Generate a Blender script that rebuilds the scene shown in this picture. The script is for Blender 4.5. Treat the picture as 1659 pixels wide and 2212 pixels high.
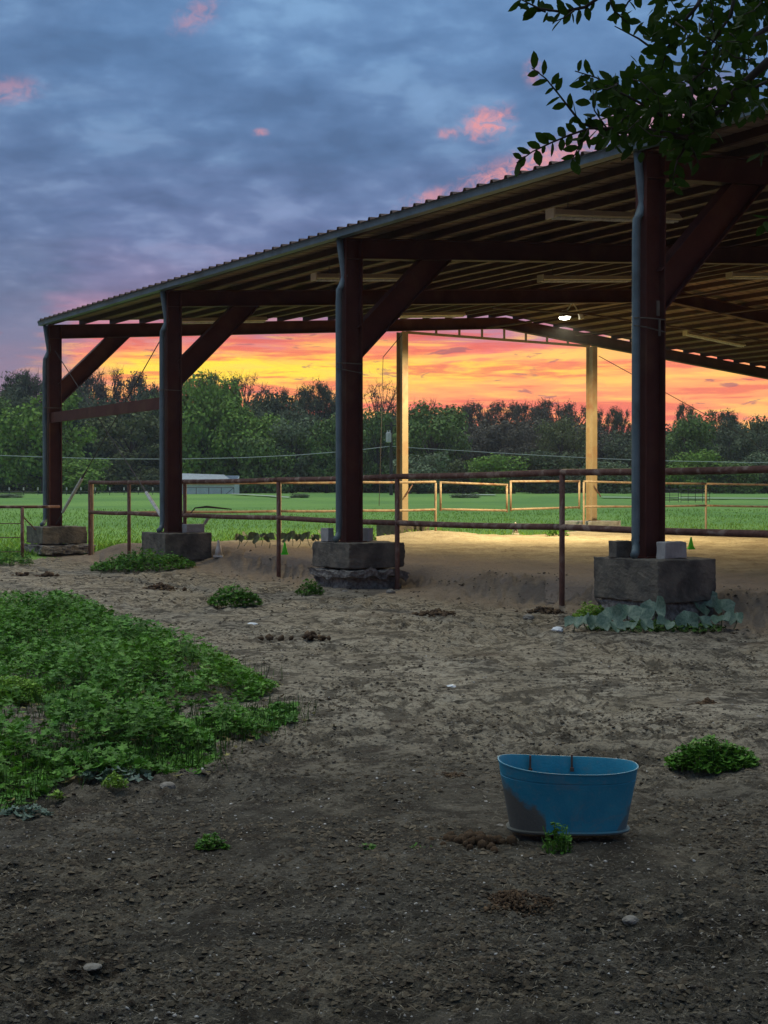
import bpy, math, random
import numpy as np
from math import radians, sin, cos, pi, atan2, sqrt
for o in list(bpy.data.objects): bpy.data.objects.remove(o, do_unlink=True)
S = bpy.context.scene
COL = S.collection
rng = np.random.default_rng(7)
random.seed(7)

# ------------------------------------------------------------------ camera
F_PX, CX, HY, EYE = 3000.0, 829.5, 1070.0, 1.5
cam = bpy.data.cameras.new('camera'); camo = bpy.data.objects.new('camera', cam); COL.objects.link(camo)
cam.sensor_fit = 'VERTICAL'; cam.sensor_height = 36.0; cam.lens = F_PX/2212*36.0
cam.clip_start = 0.05; cam.clip_end = 2000
camo.location = (0, 0, EYE); camo.rotation_euler = (radians(90-0.69), 0, 0)
S.camera = camo
S.view_settings.view_transform = 'Standard'; S.view_settings.look = 'None'
S.view_settings.exposure = 0.40; S.view_settings.gamma = 1.0; S.view_settings.use_curve_mapping = False
S.render.engine = 'CYCLES'
S.cycles.max_bounces = 6; S.cycles.diffuse_bounces = 3; S.cycles.glossy_bounces = 2
S.cycles.transparent_max_bounces = 6; S.cycles.caustics_reflective = False; S.cycles.caustics_refractive = False
S.cycles.sample_clamp_indirect = 4.0
try: S.cycles.use_denoising = True
except Exception: pass

HAZE = .00032
S.cycles.volume_bounces = 0
def lin(r, g, b):
    f = lambda c: (c/255/12.92) if c/255 <= .04045 else ((c/255+.055)/1.055)**2.4
    return (f(r), f(g), f(b), 1.0)

# ------------------------------------------------------------------ node helper
class NT:
    def __init__(s, tree): s.t = tree; s.n = tree.nodes; s.l = tree.links
    def new(s, typ, **kw):
        n = s.n.new(typ)
        for k, v in kw.items(): setattr(n, k, v)
        return n
    def put(s, inp, v):
        if hasattr(v, 'is_output'): s.l.new(v, inp)
        else: inp.default_value = v
    def m(s, op, a, b=0.0, c=0.0, clamp=False):
        n = s.new('ShaderNodeMath', operation=op, use_clamp=clamp)
        s.put(n.inputs[0], a); s.put(n.inputs[1], b); s.put(n.inputs[2], c); return n.outputs[0]
    def comb(s, x, y, z):
        n = s.new('ShaderNodeCombineXYZ'); s.put(n.inputs[0], x); s.put(n.inputs[1], y); s.put(n.inputs[2], z); return n.outputs[0]
    def noise(s, vec, scale, detail=4, rough=.5, dist=0.0, out=0):
        n = s.new('ShaderNodeTexNoise'); 
        if vec is not None: s.put(n.inputs['Vector'], vec)
        n.inputs['Scale'].default_value = scale; n.inputs['Detail'].default_value = detail
        n.inputs['Roughness'].default_value = rough; n.inputs['Distortion'].default_value = dist
        return n.outputs[out]
    def ramp(s, fac, stops, mode='LINEAR'):
        n = s.new('ShaderNodeValToRGB'); n.color_ramp.interpolation = mode; s.put(n.inputs[0], fac)
        el = n.color_ramp.elements
        while len(el) < len(stops): el.new(0.5)
        for e, (p, c) in zip(el, stops):
            e.position = p; e.color = c if len(c) == 4 else (c[0], c[1], c[2], 1)
        return n.outputs[0]
    def sstep(s, v, a, b):
        n = s.new('ShaderNodeMapRange', interpolation_type='SMOOTHSTEP', clamp=True)
        s.put(n.inputs[0], v); n.inputs[1].default_value = a; n.inputs[2].default_value = b
        n.inputs[3].default_value = 0; n.inputs[4].default_value = 1; return n.outputs[0]
    def mix(s, f, a, b, bt='MIX'):
        n = s.new('ShaderNodeMix', data_type='RGBA', blend_type=bt)
        s.put(n.inputs[0], f); s.put(n.inputs[6], a); s.put(n.inputs[7], b); return n.outputs[2]
    def scale(s, c, f):
        n = s.new('ShaderNodeVectorMath', operation='SCALE'); s.put(n.inputs[0], c); s.put(n.inputs[3], f); return n.outputs[0]

# ------------------------------------------------------------------ sky after sunset
world = bpy.data.worlds.new('World'); S.world = world; world.use_nodes = True
def build_sky():
    k = NT(world.node_tree); k.n.clear()
    tc = k.new('ShaderNodeTexCoord'); sep = k.new('ShaderNodeSeparateXYZ'); k.l.new(tc.outputs['Generated'], sep.inputs[0])
    X, Y, Z = sep.outputs
    az = k.m('MULTIPLY', k.m('ARCTAN2', X, Y), 57.2958)
    el = k.m('MULTIPLY', k.m('ARCSINE', Z), 57.2958)
    zz = k.m('ADD', k.m('MAXIMUM', Z, 0.0), 0.22)
    pc = k.comb(k.m('DIVIDE', X, zz), k.m('DIVIDE', Y, zz), 0.0)
    band = k.comb(k.m('MULTIPLY', az, .11), k.m('MULTIPLY', el, .9), 0.0)
    streak = k.noise(band, 1.0, 5, .55, .4)
    fine = k.noise(k.comb(k.m('MULTIPLY', az, .45), k.m('MULTIPLY', el, 1.8), 3.0), 1.0, 6, .6, .6)
    # elevation with wobble from the cloud edges
    el2 = k.m('ADD', el, k.m('MULTIPLY', k.m('SUBTRACT', streak, .5), 3.0))
    el2 = k.m('ADD', el2, k.m('MULTIPLY', k.m('SUBTRACT', fine, .5), 1.5))
    el3 = k.m('ADD', el, k.m('MULTIPLY', k.m('SUBTRACT', fine, .5), 2.2))
    def R(stops): return k.ramp(k.m('DIVIDE', el2, 30.0, clamp=True), [(e/30, c) for e, c in stops])
    west = R([(0, lin(250,130,70)), (2.4, lin(252,134,84)), (3.5, lin(250,138,96)), (4.2, lin(252,156,98)), (4.9, lin(253,168,98)),
              (5.5, lin(244,138,98)), (6.0, lin(232,118,108)), (6.8, lin(196,130,150)), (8.0, lin(136,130,166)),
              (10.5, lin(106,124,166)), (14, lin(96,126,168)), (18, lin(102,138,182)), (24, lin(110,148,192)), (30, lin(114,152,196))])
    east = R([(0, lin(205,140,130)), (3, lin(190,138,142)), (4.6, lin(146,126,150)), (6, lin(124,124,154)), (8, lin(108,122,156)), (11, lin(100,122,162)),
              (16, lin(96,128,170)), (30, lin(114,152,196))])
    azd = k.m('ADD', az, k.m('MULTIPLY', k.m('SUBTRACT', fine, .5), 7.0))
    wl = k.sstep(azd, -14.5, -10.5); wr = k.m('SUBTRACT', 1.0, k.sstep(azd, 24, 50))
    col = k.mix(k.m('MULTIPLY', wl, wr), east, west)
    # bright yellow slot low in the west
    def gauss(v, c, s): 
        d = k.m('DIVIDE', k.m('SUBTRACT', v, c), s); return k.m('EXPONENT', k.m('MULTIPLY', k.m('MULTIPLY', d, d), -1.0))
    g1 = k.m('MULTIPLY', gauss(el3, 5.15, .62), k.m('MULTIPLY', k.sstep(azd, -12.2, -9.8), k.m('SUBTRACT', 1.0, k.sstep(az, -2.5, 3.5))))
    col = k.mix(k.m('MULTIPLY', g1, k.m('ADD', .55, k.m('MULTIPLY', streak, 1.2)), clamp=True), col, lin(255,216,60))
    g2 = k.m('MULTIPLY', gauss(el3, 5.1, .42), k.m('MULTIPLY', k.sstep(az, -4, 1), k.m('SUBTRACT', 1.0, k.sstep(az, 6, 13))))
    col = k.mix(k.m('MULTIPLY', g2, .8), col, lin(255,206,70))
    # salmon and purple streaks across the glow
    st = k.noise(k.comb(k.m('MULTIPLY', az, .16), k.m('MULTIPLY', el, 2.0), 9.0), 1.0, 5, .6, .3)
    low = k.m('MULTIPLY', k.m('SUBTRACT', 1.0, k.sstep(el, 6.3, 7.5)), wl)
    col = k.mix(k.m('MULTIPLY', k.m('MULTIPLY', k.sstep(st, .50, .60), low), .75), col, lin(222,98,84))
    col = k.mix(k.m('MULTIPLY', k.m('MULTIPLY', k.sstep(st, .5, .38), low), .7), col, lin(255,200,96))
    pu = k.noise(k.comb(k.m('MULTIPLY', az, .5), k.m('MULTIPLY', el, 2.3), 21.0), 1.0, 5, .62, .8)
    col = k.mix(k.m('MULTIPLY', k.m('MULTIPLY', k.sstep(pu, .60, .68), k.m('SUBTRACT', 1.0, k.sstep(el, 6.8, 7.6))), .75), col, lin(150,92,100))
    col = k.scale(col, k.m('ADD', 1.0, k.m('MULTIPLY', k.m('MULTIPLY', low, k.m('SUBTRACT', 1.0, k.sstep(el, 5.6, 6.8))), .22)))
    # broken cloud deck
    n1 = k.noise(pc, 4.0, 5, .5, .25); n2 = k.noise(pc, 13.0, 4, .5, .2)
    cl = k.m('ADD', k.m('MULTIPLY', n1, .62), k.m('MULTIPLY', n2, .38))
    shade = k.ramp(cl, [(0.0, (.62,.66,.70)), (.38, (.68,.72,.76)), (.46, (.82,.85,.88)), (.53, (1.0,1.0,1.0)), (.60, (1.36,1.30,1.20)), (.72, (1.6,1.5,1.36)), (1, (1.65,1.55,1.4))])
    col = k.mix(k.sstep(el, 5.6, 9.0), col, k.mix(1.0, col, shade, 'MULTIPLY'))
    # cloudlets catching the last red light
    def cloudlet(px, py, wx, wy, amt, ang=0.0):
        a0 = math.degrees(math.atan((px-CX)/F_PX)); e0 = math.degrees(math.atan((HY-py)/F_PX)); 
        sx = wx*.0191; sy = wy*.0191
        da = k.m('SUBTRACT', az, a0); de = k.m('SUBTRACT', el, e0)
        ca, sa = cos(ang), sin(ang)
        u = k.m('DIVIDE', k.m('ADD', k.m('MULTIPLY', da, ca), k.m('MULTIPLY', de, sa)), sx)
        v = k.m('DIVIDE', k.m('SUBTRACT', k.m('MULTIPLY', de, ca), k.m('MULTIPLY', da, sa)), sy)
        r = k.m('EXPONENT', k.m('MULTIPLY', k.m('ADD', k.m('MULTIPLY', u, u), k.m('MULTIPLY', v, v)), -1.0))
        nn = k.noise(k.comb(k.m('MULTIPLY', az, 1.0), k.m('MULTIPLY', el, 1.4), px*.01), 1.9, 6, .65, .8)
        return k.m('MULTIPLY', k.sstep(k.m('MULTIPLY', r, k.m('SUBTRACT', k.m('MULTIPLY', nn, 2.4), .55)), .10, .85), amt)
    for a in [(1052,272,62,36,.85,.25), (968,292,28,13,.5,0), (22,230,70,28,.32,.2), (428,48,60,30,.32,.5), (564,292,18,9,.5,0),
              (1140,378,170,46,.9,.30), (925,438,70,26,.6,.3), (1300,290,120,26,.5,.4), (1150,165,22,30,.4,0), (1450,270,150,60,.5,.3)]:
        col = k.mix(cloudlet(*a), col, lin(232,152,152))
    ns = k.new('ShaderNodeTexSky', sky_type='NISHITA', sun_disc=False); ns.sun_elevation = radians(0.5); ns.sun_rotation = radians(-6)
    bg1 = k.new('ShaderNodeBackground'); k.l.new(col, bg1.inputs[0]); bg1.inputs[1].default_value = 0.80
    bg2 = k.new('ShaderNodeBackground'); k.l.new(ns.outputs[0], bg2.inputs[0]); bg2.inputs[1].default_value = 0.002
    ad = k.new('ShaderNodeAddShader'); k.l.new(bg1.outputs[0], ad.inputs[0]); k.l.new(bg2.outputs[0], ad.inputs[1])
    out = k.new('ShaderNodeOutputWorld'); k.l.new(ad.outputs[0], out.inputs[0])
build_sky()
# soft light of the overcast dusk sky overhead
sun = bpy.data.lights.new('dusk_sky_light', 'SUN'); suno = bpy.data.objects.new('dusk_sky_light', sun); COL.objects.link(suno)
sun.energy = 1.5; sun.angle = radians(80); sun.color = (1.0, .97, .80); suno.rotation_euler = (radians(-14), radians(-10), 0); suno.location = (0, 0, 30)

# ------------------------------------------------------------------ materials
def mat(name, c1, c2=None, scale=4.0, rough=.8, bump=0.0, bscale=None, metal=0.0, spec=.3, island=None, c3=None, s3=1.0, aniso=None, trans=0.0):
    m = bpy.data.materials.new(name); m.use_nodes = True; k = NT(m.node_tree); bs = k.n['Principled BSDF']
    tc = k.new('ShaderNodeTexCoord'); vec = tc.outputs['Object']
    if aniso:
        mp = k.new('ShaderNodeMapping'); mp.inputs['Scale'].default_value = aniso; k.l.new(vec, mp.inputs[0]); vec = mp.outputs[0]
    c = lambda t: (t[0], t[1], t[2], 1)
    if c2 is not None:
        col = k.mix(k.sstep(k.noise(vec, scale, 6, .62), .36, .66), c(c1), c(c2))
        if c3 is not None: col = k.mix(k.sstep(k.noise(vec, s3, 5, .6, .4), .5, .68), col, c(c3))
    else: col = c(c1)
    if island:
        g = k.new('ShaderNodeNewGeometry'); ri = g.outputs['Random Per Island']
        col = k.mix(k.m('MULTIPLY', ri, island[3] if len(island) > 3 else 1.0), col, c(island[:3]))
        v = k.m('ADD', k.m('MULTIPLY', k.m('FRACT', k.m('MULTIPLY', ri, 17.3)), .8), .55)
        col = k.scale(col, v)
    k.put(bs.inputs['Base Color'], col)
    bs.inputs['Roughness'].default_value = rough; bs.inputs['Metallic'].default_value = metal
    bs.inputs['Specular IOR Level'].default_value = spec
    if bump:
        b = k.new('ShaderNodeBump'); b.inputs['Strength'].default_value = 1.0; b.inputs['Distance'].default_value = bump
        k.l.new(k.noise(vec, bscale or scale*6, 6, .65), b.inputs['Height']); k.l.new(b.outputs[0], bs.inputs['Normal'])
    if trans:
        tr = k.new('ShaderNodeBsdfTranslucent'); k.put(tr.inputs[0], col)
        mx = k.new('ShaderNodeMixShader'); mx.inputs[0].default_value = trans
        out = [n for n in k.n if n.type == 'OUTPUT_MATERIAL'][0]
        k.l.new(bs.outputs[0], mx.inputs[1]); k.l.new(tr.outputs[0], mx.inputs[2]); k.l.new(mx.outputs[0], out.inputs[0])
    return m
M = {}
M['red_steel'] = mat('red_oxide_steel', (.066,.022,.017), (.088,.031,.023), 2.2, .6, .001, 40, spec=.15, c3=(.10,.045,.028), s3=1.1)
M['tan_steel'] = mat('tan_painted_steel', (.34,.25,.14), (.40,.30,.17), 3, .6, .001, 40, c3=(.30,.14,.07), s3=.8)
M['purlin'] = mat('dark_purlin_steel', (.050,.022,.018), (.075,.032,.024), 3, .6, spec=.3)
M['roof'] = mat('galvanised_roof_sheet', (.18,.12,.088), (.24,.165,.12), 1.5, .6, spec=.2, c3=(.15,.10,.07), s3=.7)
M['gutter'] = mat('blue_grey_gutter', (.085,.125,.135), (.12,.165,.18), 3, .5, spec=.35, c3=(.07,.09,.09), s3=1.4)
M['rust_pipe'] = mat('rusty_brown_pipe', (.11,.050,.036), (.17,.085,.060), 14, .75, .001, 120, c3=(.30,.22,.17), s3=5)
M['dusty_pipe'] = mat('pale_dusty_pipe', (.30,.22,.135), (.42,.32,.21), 9, .75, .001, 120, c3=(.24,.12,.07), s3=3)
M['concrete'] = mat('weathered_concrete', (.085,.078,.064), (.165,.143,.108), 3.2, .92, .012, 26, c3=(.055,.05,.042), s3=2.0)
M['rough_concrete'] = mat('rough_aggregate_concrete', (.12,.105,.09), (.27,.25,.22), 18, .95, .03, 30, c3=(.06,.05,.045), s3=3)
M['pale_concrete'] = mat('pale_grey_block', (.30,.29,.27), (.38,.37,.34), 6, .9, .003, 40, c3=(.22,.20,.18), s3=3)
M['grey_metal'] = mat('pale_grey_metal', (.42,.42,.40), (.5,.5,.48), 5, .5, spec=.4)
M['pvc'] = mat('white_pvc', (.62,.62,.60), (.42,.41,.38), 12, .5)
M['fixture'] = mat('cream_light_housing', (.52,.44,.30), (.6,.52,.36), 4, .5)
M['green_plastic'] = mat('lime_green_plastic', (.10,.75,.03), rough=.5)
M['white_plastic'] = mat('dusty_white_plastic', (.62,.58,.50), (.5,.45,.36), 9, .6)
M['black'] = mat('black_paint', (.02,.02,.02), rough=.7)
M['cable'] = mat('dark_steel_cable', (.05,.04,.04), rough=.6)
M['wire'] = mat('pale_service_wire', (.36,.40,.38), rough=.6)
M['pole'] = mat('weathered_pole_wood', (.035,.035,.035), (.06,.055,.05), 6, .9)
M['shed_wall'] = mat('pale_blue_white_sheet', (.58,.64,.66), (.5,.56,.58), 2, .6)
M['shed_roof'] = mat('white_sheet_roof', (.36,.40,.41), (.28,.31,.32), 2, .5)
M['bark'] = mat('grey_bark', (.07,.06,.05), (.13,.11,.09), 9, .95, .02, 20)
M['stone'] = mat('pale_limestone', (.26,.235,.20), (.17,.15,.12), 30, .9, .003, 60)
M['dung'] = mat('horse_dung', (.085,.052,.028), (.045,.028,.016), 24, .95, .006, 70, island=(.14,.085,.042,.7))
M['clods'] = mat('soil_clods', (.040,.034,.025), (.10,.086,.064), 1.5, .97, island=(.15,.128,.095,.6))
M['pebbles'] = mat('pale_pebbles', (.20,.175,.145), (.14,.12,.1), 3, .9, island=(.55,.52,.47,.8))
M['straw'] = mat('dry_straw', (.17,.14,.10), (.09,.075,.05), 3, .9, island=(.36,.31,.22,.7))
M['mallow'] = mat('mallow_leaf', (.042,.155,.013), (.10,.265,.016), .9, .5, spec=.16, island=(.15,.30,.05,.8), trans=.2)
M['grassblade'] = mat('grass_blade', (.19,.36,.03), (.13,.28,.025), .8, .6, island=(.27,.42,.06,.8), trans=.2)
M['squash'] = mat('grey_green_squash_leaf', (.065,.125,.080), (.145,.205,.15), 11, .5, spec=.35, trans=.1)
M['deadleaf'] = mat('dead_leaf', (.20,.15,.05), (.13,.085,.04), 3, .8, island=(.28,.26,.08,.7))
M['grassdark'] = mat('dark_low_growth', (.025,.065,.012), (.05,.11,.015), 3, .7, spec=.1, island=(.08,.15,.03,.7))
M['squash_dark'] = mat('dark_squash_leaf', (.10,.13,.055), (.16,.19,.09), 4, .55, trans=.1)
M['tree_leaf'] = mat('shade_tree_leaf', (.022,.055,.007), (.040,.080,.010), 8, .65, spec=.10, trans=.4)
M['twig'] = mat('dark_twig', (.035,.03,.026), (.055,.045,.038), 20, .9)

def leafmat(name, a, b, isl): return mat(name, a, b, .35, .75, spec=.12, island=isl, trans=.15)
M['cr_bright'] = leafmat('bright_green_foliage', (0.126, 0.24, 0.036), (0.18, 0.306, 0.048), (0.252, 0.36, 0.072, 0.7))
M['cr_mid'] = leafmat('mid_green_foliage', (0.1, 0.1812, 0.0425), (0.1438, 0.2313, 0.0562), (0.2, 0.275, 0.0813, 0.7))
M['cr_grey'] = leafmat('grey_green_foliage', (0.138, 0.1898, 0.092), (0.1782, 0.23, 0.115), (0.23, 0.276, 0.1495, 0.7))
M['cr_olive'] = leafmat('olive_foliage', (0.1063, 0.1375, 0.0475), (0.15, 0.175, 0.06), (0.2, 0.2125, 0.0875, 0.7))
M['cr_dark'] = leafmat('dark_foliage', (.075,.105,.048), (.10,.13,.058), (.14,.16,.08,.7))
M['cr_brown'] = leafmat('brownish_foliage', (.10,.092,.060), (.13,.115,.075), (.17,.15,.10,.7))
M['fartrunk'] = mat('dark_far_trunk', (.05,.042,.036), (.07,.06,.05), 1, .95)

# ground materials -------------------------------------------------
def dirt_mat():
    m = bpy.data.materials.new('trampled_dirt'); m.use_nodes = True; k = NT(m.node_tree); bs = k.n['Principled BSDF']
    tc = k.new('ShaderNodeTexCoord'); v = tc.outputs['Object']
    big = k.noise(v, .22, 5, .6, .5); mid = k.noise(v, 1.3, 6, .65, .3); sm = k.noise(v, 11, 6, .7); tiny = k.noise(v, 60, 4, .7)
    damp_shade = k.new('ShaderNodeAttribute', attribute_name='damp_shade').outputs['Fac']
    sand = k.new('ShaderNodeAttribute', attribute_name='sand').outputs['Fac']
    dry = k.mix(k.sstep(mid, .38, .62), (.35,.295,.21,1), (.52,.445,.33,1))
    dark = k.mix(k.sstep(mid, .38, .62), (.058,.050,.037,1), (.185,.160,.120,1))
    f = k.m('ADD', damp_shade, k.m('MULTIPLY', k.m('SUBTRACT', big, .5), 1.7))
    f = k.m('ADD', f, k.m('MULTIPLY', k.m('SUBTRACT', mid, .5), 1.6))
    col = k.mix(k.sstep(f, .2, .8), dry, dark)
    mott = k.noise(v, 2.6, 6, .68, .6)
    col = k.mix(k.m('MULTIPLY', k.sstep(mott, .49, .58), .72), col, (.038,.031,.022,1))
    col = k.mix(k.m('MULTIPLY', k.sstep(mott, .44, .34), .35), col, (.34,.29,.21,1))
    col = k.mix(k.m('MULTIPLY', k.sstep(sm, .48, .62), .75), col, (.055,.043,.030,1))
    crumb = k.noise(v, 27, 5, .75)
    col = k.mix(k.m('MULTIPLY', k.sstep(crumb, .52, .62), .6), col, (.050,.042,.030,1))
    col = k.mix(k.m('MULTIPLY', k.sstep(tiny, .57, .68), .6), col, (.36,.32,.25,1))
    col = k.mix(k.m('MULTIPLY', k.sstep(k.noise(v, .9, 5, .6, 1.0), .58, .70), .5), col, (.075,.045,.028,1))
    col = k.mix(k.m('MULTIPLY', sand, k.sstep(k.m('ADD', sm, k.m('MULTIPLY', sand, .3)), .35, .65)), col, (.33,.255,.19,1))
    k.put(bs.inputs['Base Color'], col); bs.inputs['Roughness'].default_value = .95; bs.inputs['Specular IOR Level'].default_value = .15
    b = k.new('ShaderNodeBump'); b.inputs['Distance'].default_value = .06
    h = k.m('ADD', k.m('ADD', k.m('MULTIPLY', sm, 1.0), k.m('MULTIPLY', crumb, .8)), k.m('MULTIPLY', tiny, .5))
    k.l.new(h, b.inputs['Height']); k.l.new(b.outputs[0], bs.inputs['Normal']); return m
def sand_mat():
    m = bpy.data.materials.new('arena_sand'); m.use_nodes = True; k = NT(m.node_tree); bs = k.n['Principled BSDF']
    tc = k.new('ShaderNodeTexCoord'); v = tc.outputs['Object']
    mid = k.noise(v, 1.1, 6, .6); sm = k.noise(v, 9, 5, .7); edge = k.new('ShaderNodeAttribute', attribute_name='edge').outputs['Fac']
    col = k.mix(k.sstep(mid, .38, .62), (.40,.32,.20,1), (.54,.45,.29,1))
    col = k.mix(k.m('MULTIPLY', k.sstep(sm, .5, .68), .55), col, (.22,.145,.08,1))
    col = k.mix(k.sstep(k.m('ADD', edge, k.m('MULTIPLY', k.m('SUBTRACT', mid, .5), .9)), .15, .85), col, (.33,.255,.19,1))
    k.put(bs.inputs['Base Color'], col); bs.inputs['Roughness'].default_value = .95; bs.inputs['Specular IOR Level'].default_value = .1
    b = k.new('ShaderNodeBump'); b.inputs['Distance'].default_value = .08
    k.l.new(k.m('ADD', sm, k.m('MULTIPLY', mid, .6)), b.inputs['Height']); k.l.new(b.outputs[0], bs.inputs['Normal']); return m
def field_mat():
    m = bpy.data.materials.new('pasture_grass'); m.use_nodes = True; k = NT(m.node_tree); bs = k.n['Principled BSDF']
    tc = k.new('ShaderNodeTexCoord'); v = tc.outputs['Object']
    big = k.noise(v, .045, 5, .6, .5); mid = k.noise(v, .5, 5, .65); sm = k.noise(v, 5, 5, .7)
    col = k.mix(k.sstep(big, .36, .64), (.13,.255,.065,1), (.205,.35,.080,1))
    col = k.mix(k.m('MULTIPLY', k.sstep(mid, .45, .7), .5), col, (.20,.36,.06,1))
    col = k.mix(k.m('MULTIPLY', k.sstep(sm, .5, .7), .5), col, (.085,.19,.035,1))
    k.put(bs.inputs['Base Color'], col); bs.inputs['Roughness'].default_value = .9; bs.inputs['Specular IOR Level'].default_value = .1
    b = k.new('ShaderNodeBump'); b.inputs['Distance'].default_value = .08
    k.l.new(k.m('ADD', sm, mid), b.inputs['Height']); k.l.new(b.outputs[0], bs.inputs['Normal']); return m
M['dirt'] = dirt_mat(); M['sand'] = sand_mat(); M['field'] = field_mat()
M['hill'] = mat('wooded_hill_floor', (.022,.028,.018), (.035,.035,.022), .2, .95)
M['gravel'] = mat('pale_gravel_track', (.36,.36,.33), (.44,.43,.39), 2, .95)

# ------------------------------------------------------------------ mesh helpers
def npmesh(name, V, F, smooth=False, attrs=None):
    V = np.asarray(V, dtype=np.float32); F = np.asarray(F, dtype=np.int32)
    me = bpy.data.meshes.new(name); n = F.shape[1]
    me.vertices.add(len(V)); me.vertices.foreach_set('co', V.ravel())
    me.loops.add(F.size); me.loops.foreach_set('vertex_index', F.ravel())
    me.polygons.add(len(F)); me.polygons.foreach_set('loop_start', np.arange(len(F), dtype=np.int32)*n)
    me.polygons.foreach_set('use_smooth', np.full(len(F), smooth))
    if attrs:
        for an, av in attrs.items():
            a = me.attributes.new(an, 'FLOAT', 'POINT'); a.data.foreach_set('value', np.asarray(av, dtype=np.float32))
    me.update(calc_edges=True); me.validate(verbose=False); return me
class MB:
    def __init__(s): s.v = []; s.f = []
    def add(s, V, F):
        b = len(s.v); s.v += [tuple(map(float, p)) for p in V]; s.f += [tuple(b+i for i in f) for f in F]; return s
    def box(s, a, b):
        (x0,y0,z0),(x1,y1,z1) = a, b
        return s.add([(x0,y0,z0),(x1,y0,z0),(x1,y1,z0),(x0,y1,z0),(x0,y0,z1),(x1,y0,z1),(x1,y1,z1),(x0,y1,z1)],
                     [(3,2,1,0),(4,5,6,7),(0,1,5,4),(1,2,6,5),(2,3,7,6),(3,0,4,7)])
    def sweep(s, prof, p0, p1, side, up):     # extrude a closed 2-D profile from p0 to p1
        p0, p1, side, up = map(np.array, (p0, p1, side, up)); n = len(prof)
        V = [p0+side*a+up*b for a, b in prof]+[p1+side*a+up*b for a, b in prof]
        F = [(i, (i+1) % n, n+(i+1) % n, n+i) for i in range(n)]
        F += [tuple(range(n-1, -1, -1)), tuple(range(n, 2*n))]
        return s.add(V, F)
    def tube(s, pts, r, sides=8, cap=True):
        pts = [np.array(p, float) for p in pts]; n = len(pts); rr = r if hasattr(r, '__len__') else [r]*n
        V = []; ref = np.array([0.31, 0.17, 0.93])
        for i, p in enumerate(pts):
            d = pts[min(i+1, n-1)]-pts[max(i-1, 0)]; d = d/(np.linalg.norm(d)+1e-9)
            a = np.cross(d, ref); 
            if np.linalg.norm(a) < .1: a = np.cross(d, (1, 0, 0))
            a /= np.linalg.norm(a); b = np.cross(d, a)
            for j in range(sides):
                t = 2*pi*j/sides; V.append(p+(a*cos(t)+b*sin(t))*rr[i])
        F = [(i*sides+j, i*sides+(j+1) % sides, (i+1)*sides+(j+1) % sides, (i+1)*sides+j) for i in range(n-1) for j in range(sides)]
        if cap: F += [tuple(range(sides-1, -1, -1)), tuple((n-1)*sides+j for j in range(sides))]
        return s.add(V, F)
    def mesh(s, name, smooth=False):
        me = bpy.data.meshes.new(name); me.from_pydata(s.v, [], s.f); me.update()
        if smooth: me.polygons.foreach_set('use_smooth', [True]*len(me.polygons))
        return me
def link(name, me, m=None, parent=None, loc=None, rot=None, kind=None):
    o = bpy.data.objects.new(name, me); COL.objects.link(o)
    if m is not None and me is not None and not me.materials: me.materials.append(M[m] if isinstance(m, str) else m)
    if parent is not None: o.parent = parent
    if loc is not None: o.location = loc
    if rot is not None: o.rotation_euler = rot
    if kind: o['kind'] = kind
    return o
def tag(o, label, cat=None, group=None, kind=None):
    o['label'] = label
    if cat: o['category'] = cat
    if group: o['group'] = group
    if kind: o['kind'] = kind
    return o
def thing(name, label, cat, loc=(0,0,0), rotz=0.0, group=None):
    o = bpy.data.objects.new(name, None); COL.objects.link(o); o.location = loc; o.rotation_euler = (0, 0, rotz); o.empty_display_size = .2
    return tag(o, label, cat, group)
def structure(name, me, m): o = link(name, me, m); o['kind'] = 'structure'; return o
def bevel(o, w, seg=1):
    b = o.modifiers.new('bevel', 'BEVEL'); b.width = w; b.segments = seg; b.limit_method = 'ANGLE'

# noise ------------------------------------------------------------
def _h(ix, iy, s):
    n = (ix*374761393 + iy*668265263 + s*1442695041) & 0xffffffff
    n = ((n ^ (n >> 13))*1274126177) & 0xffffffff; n = n ^ (n >> 16); return (n & 0xffff)/65535.0
def vnoise(x, y, s=0):
    x = np.asarray(x, float); y = np.asarray(y, float)
    ix = np.floor(x).astype(np.int64); iy = np.floor(y).astype(np.int64); fx = x-ix; fy = y-iy
    fx = fx*fx*(3-2*fx); fy = fy*fy*(3-2*fy)
    a = _h(ix, iy, s); b = _h(ix+1, iy, s); c = _h(ix, iy+1, s); d = _h(ix+1, iy+1, s)
    return (a*(1-fx)+b*fx)*(1-fy)+(c*(1-fx)+d*fx)*fy
def fbm(x, y, o=4, s=0, g=.5):
    t = 0; a = 1; w = 0
    for i in range(o):
        t = t+a*vnoise(x*2**i+i*13.7, y*2**i+i*7.1, s+i); w += a; a *= g
    return t/w
def ss(t): t = np.clip(t, 0, 1); return t*t*(3-2*t)

# place in the world -----------------------------------------------
Cv = np.array([.8344, .5512]); Ev = np.array([-.5512, .8344]); P4 = np.array([3.128, 16.744]); BAY = 6.8
ROT = atan2(.5512, .8344)
def W(c, e, z=0.0): p = P4+Cv*c+Ev*e; return (float(p[0]), float(p[1]), z)
def ce(x, y):
    dx = np.asarray(x)-P4[0]; dy = np.asarray(y)-P4[1]; return dx*Cv[0]+dy*Cv[1], dx*Ev[0]+dy*Ev[1]
def Fz(Y): return np.interp(Y, [0, 30, 46, 80, 120, 150, 200, 400], [0, 0, .22, .80, 1.52, 1.78, 2.4, 5])
def fmask(x, y):      # metres into the pasture
    c, e = ce(x, y); f1 = e-19.6; f2 = np.asarray(y)-30.6; w = ss((c+2.4)/1.4)
    f = f2*(1-w)+f1*w; f = np.where(c > 27.5, np.maximum(f, (c-27.5)), f)
    return f+(fbm(np.asarray(x)*.9, np.asarray(y)*.9, 3, 5)-.5)*1.2
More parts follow.
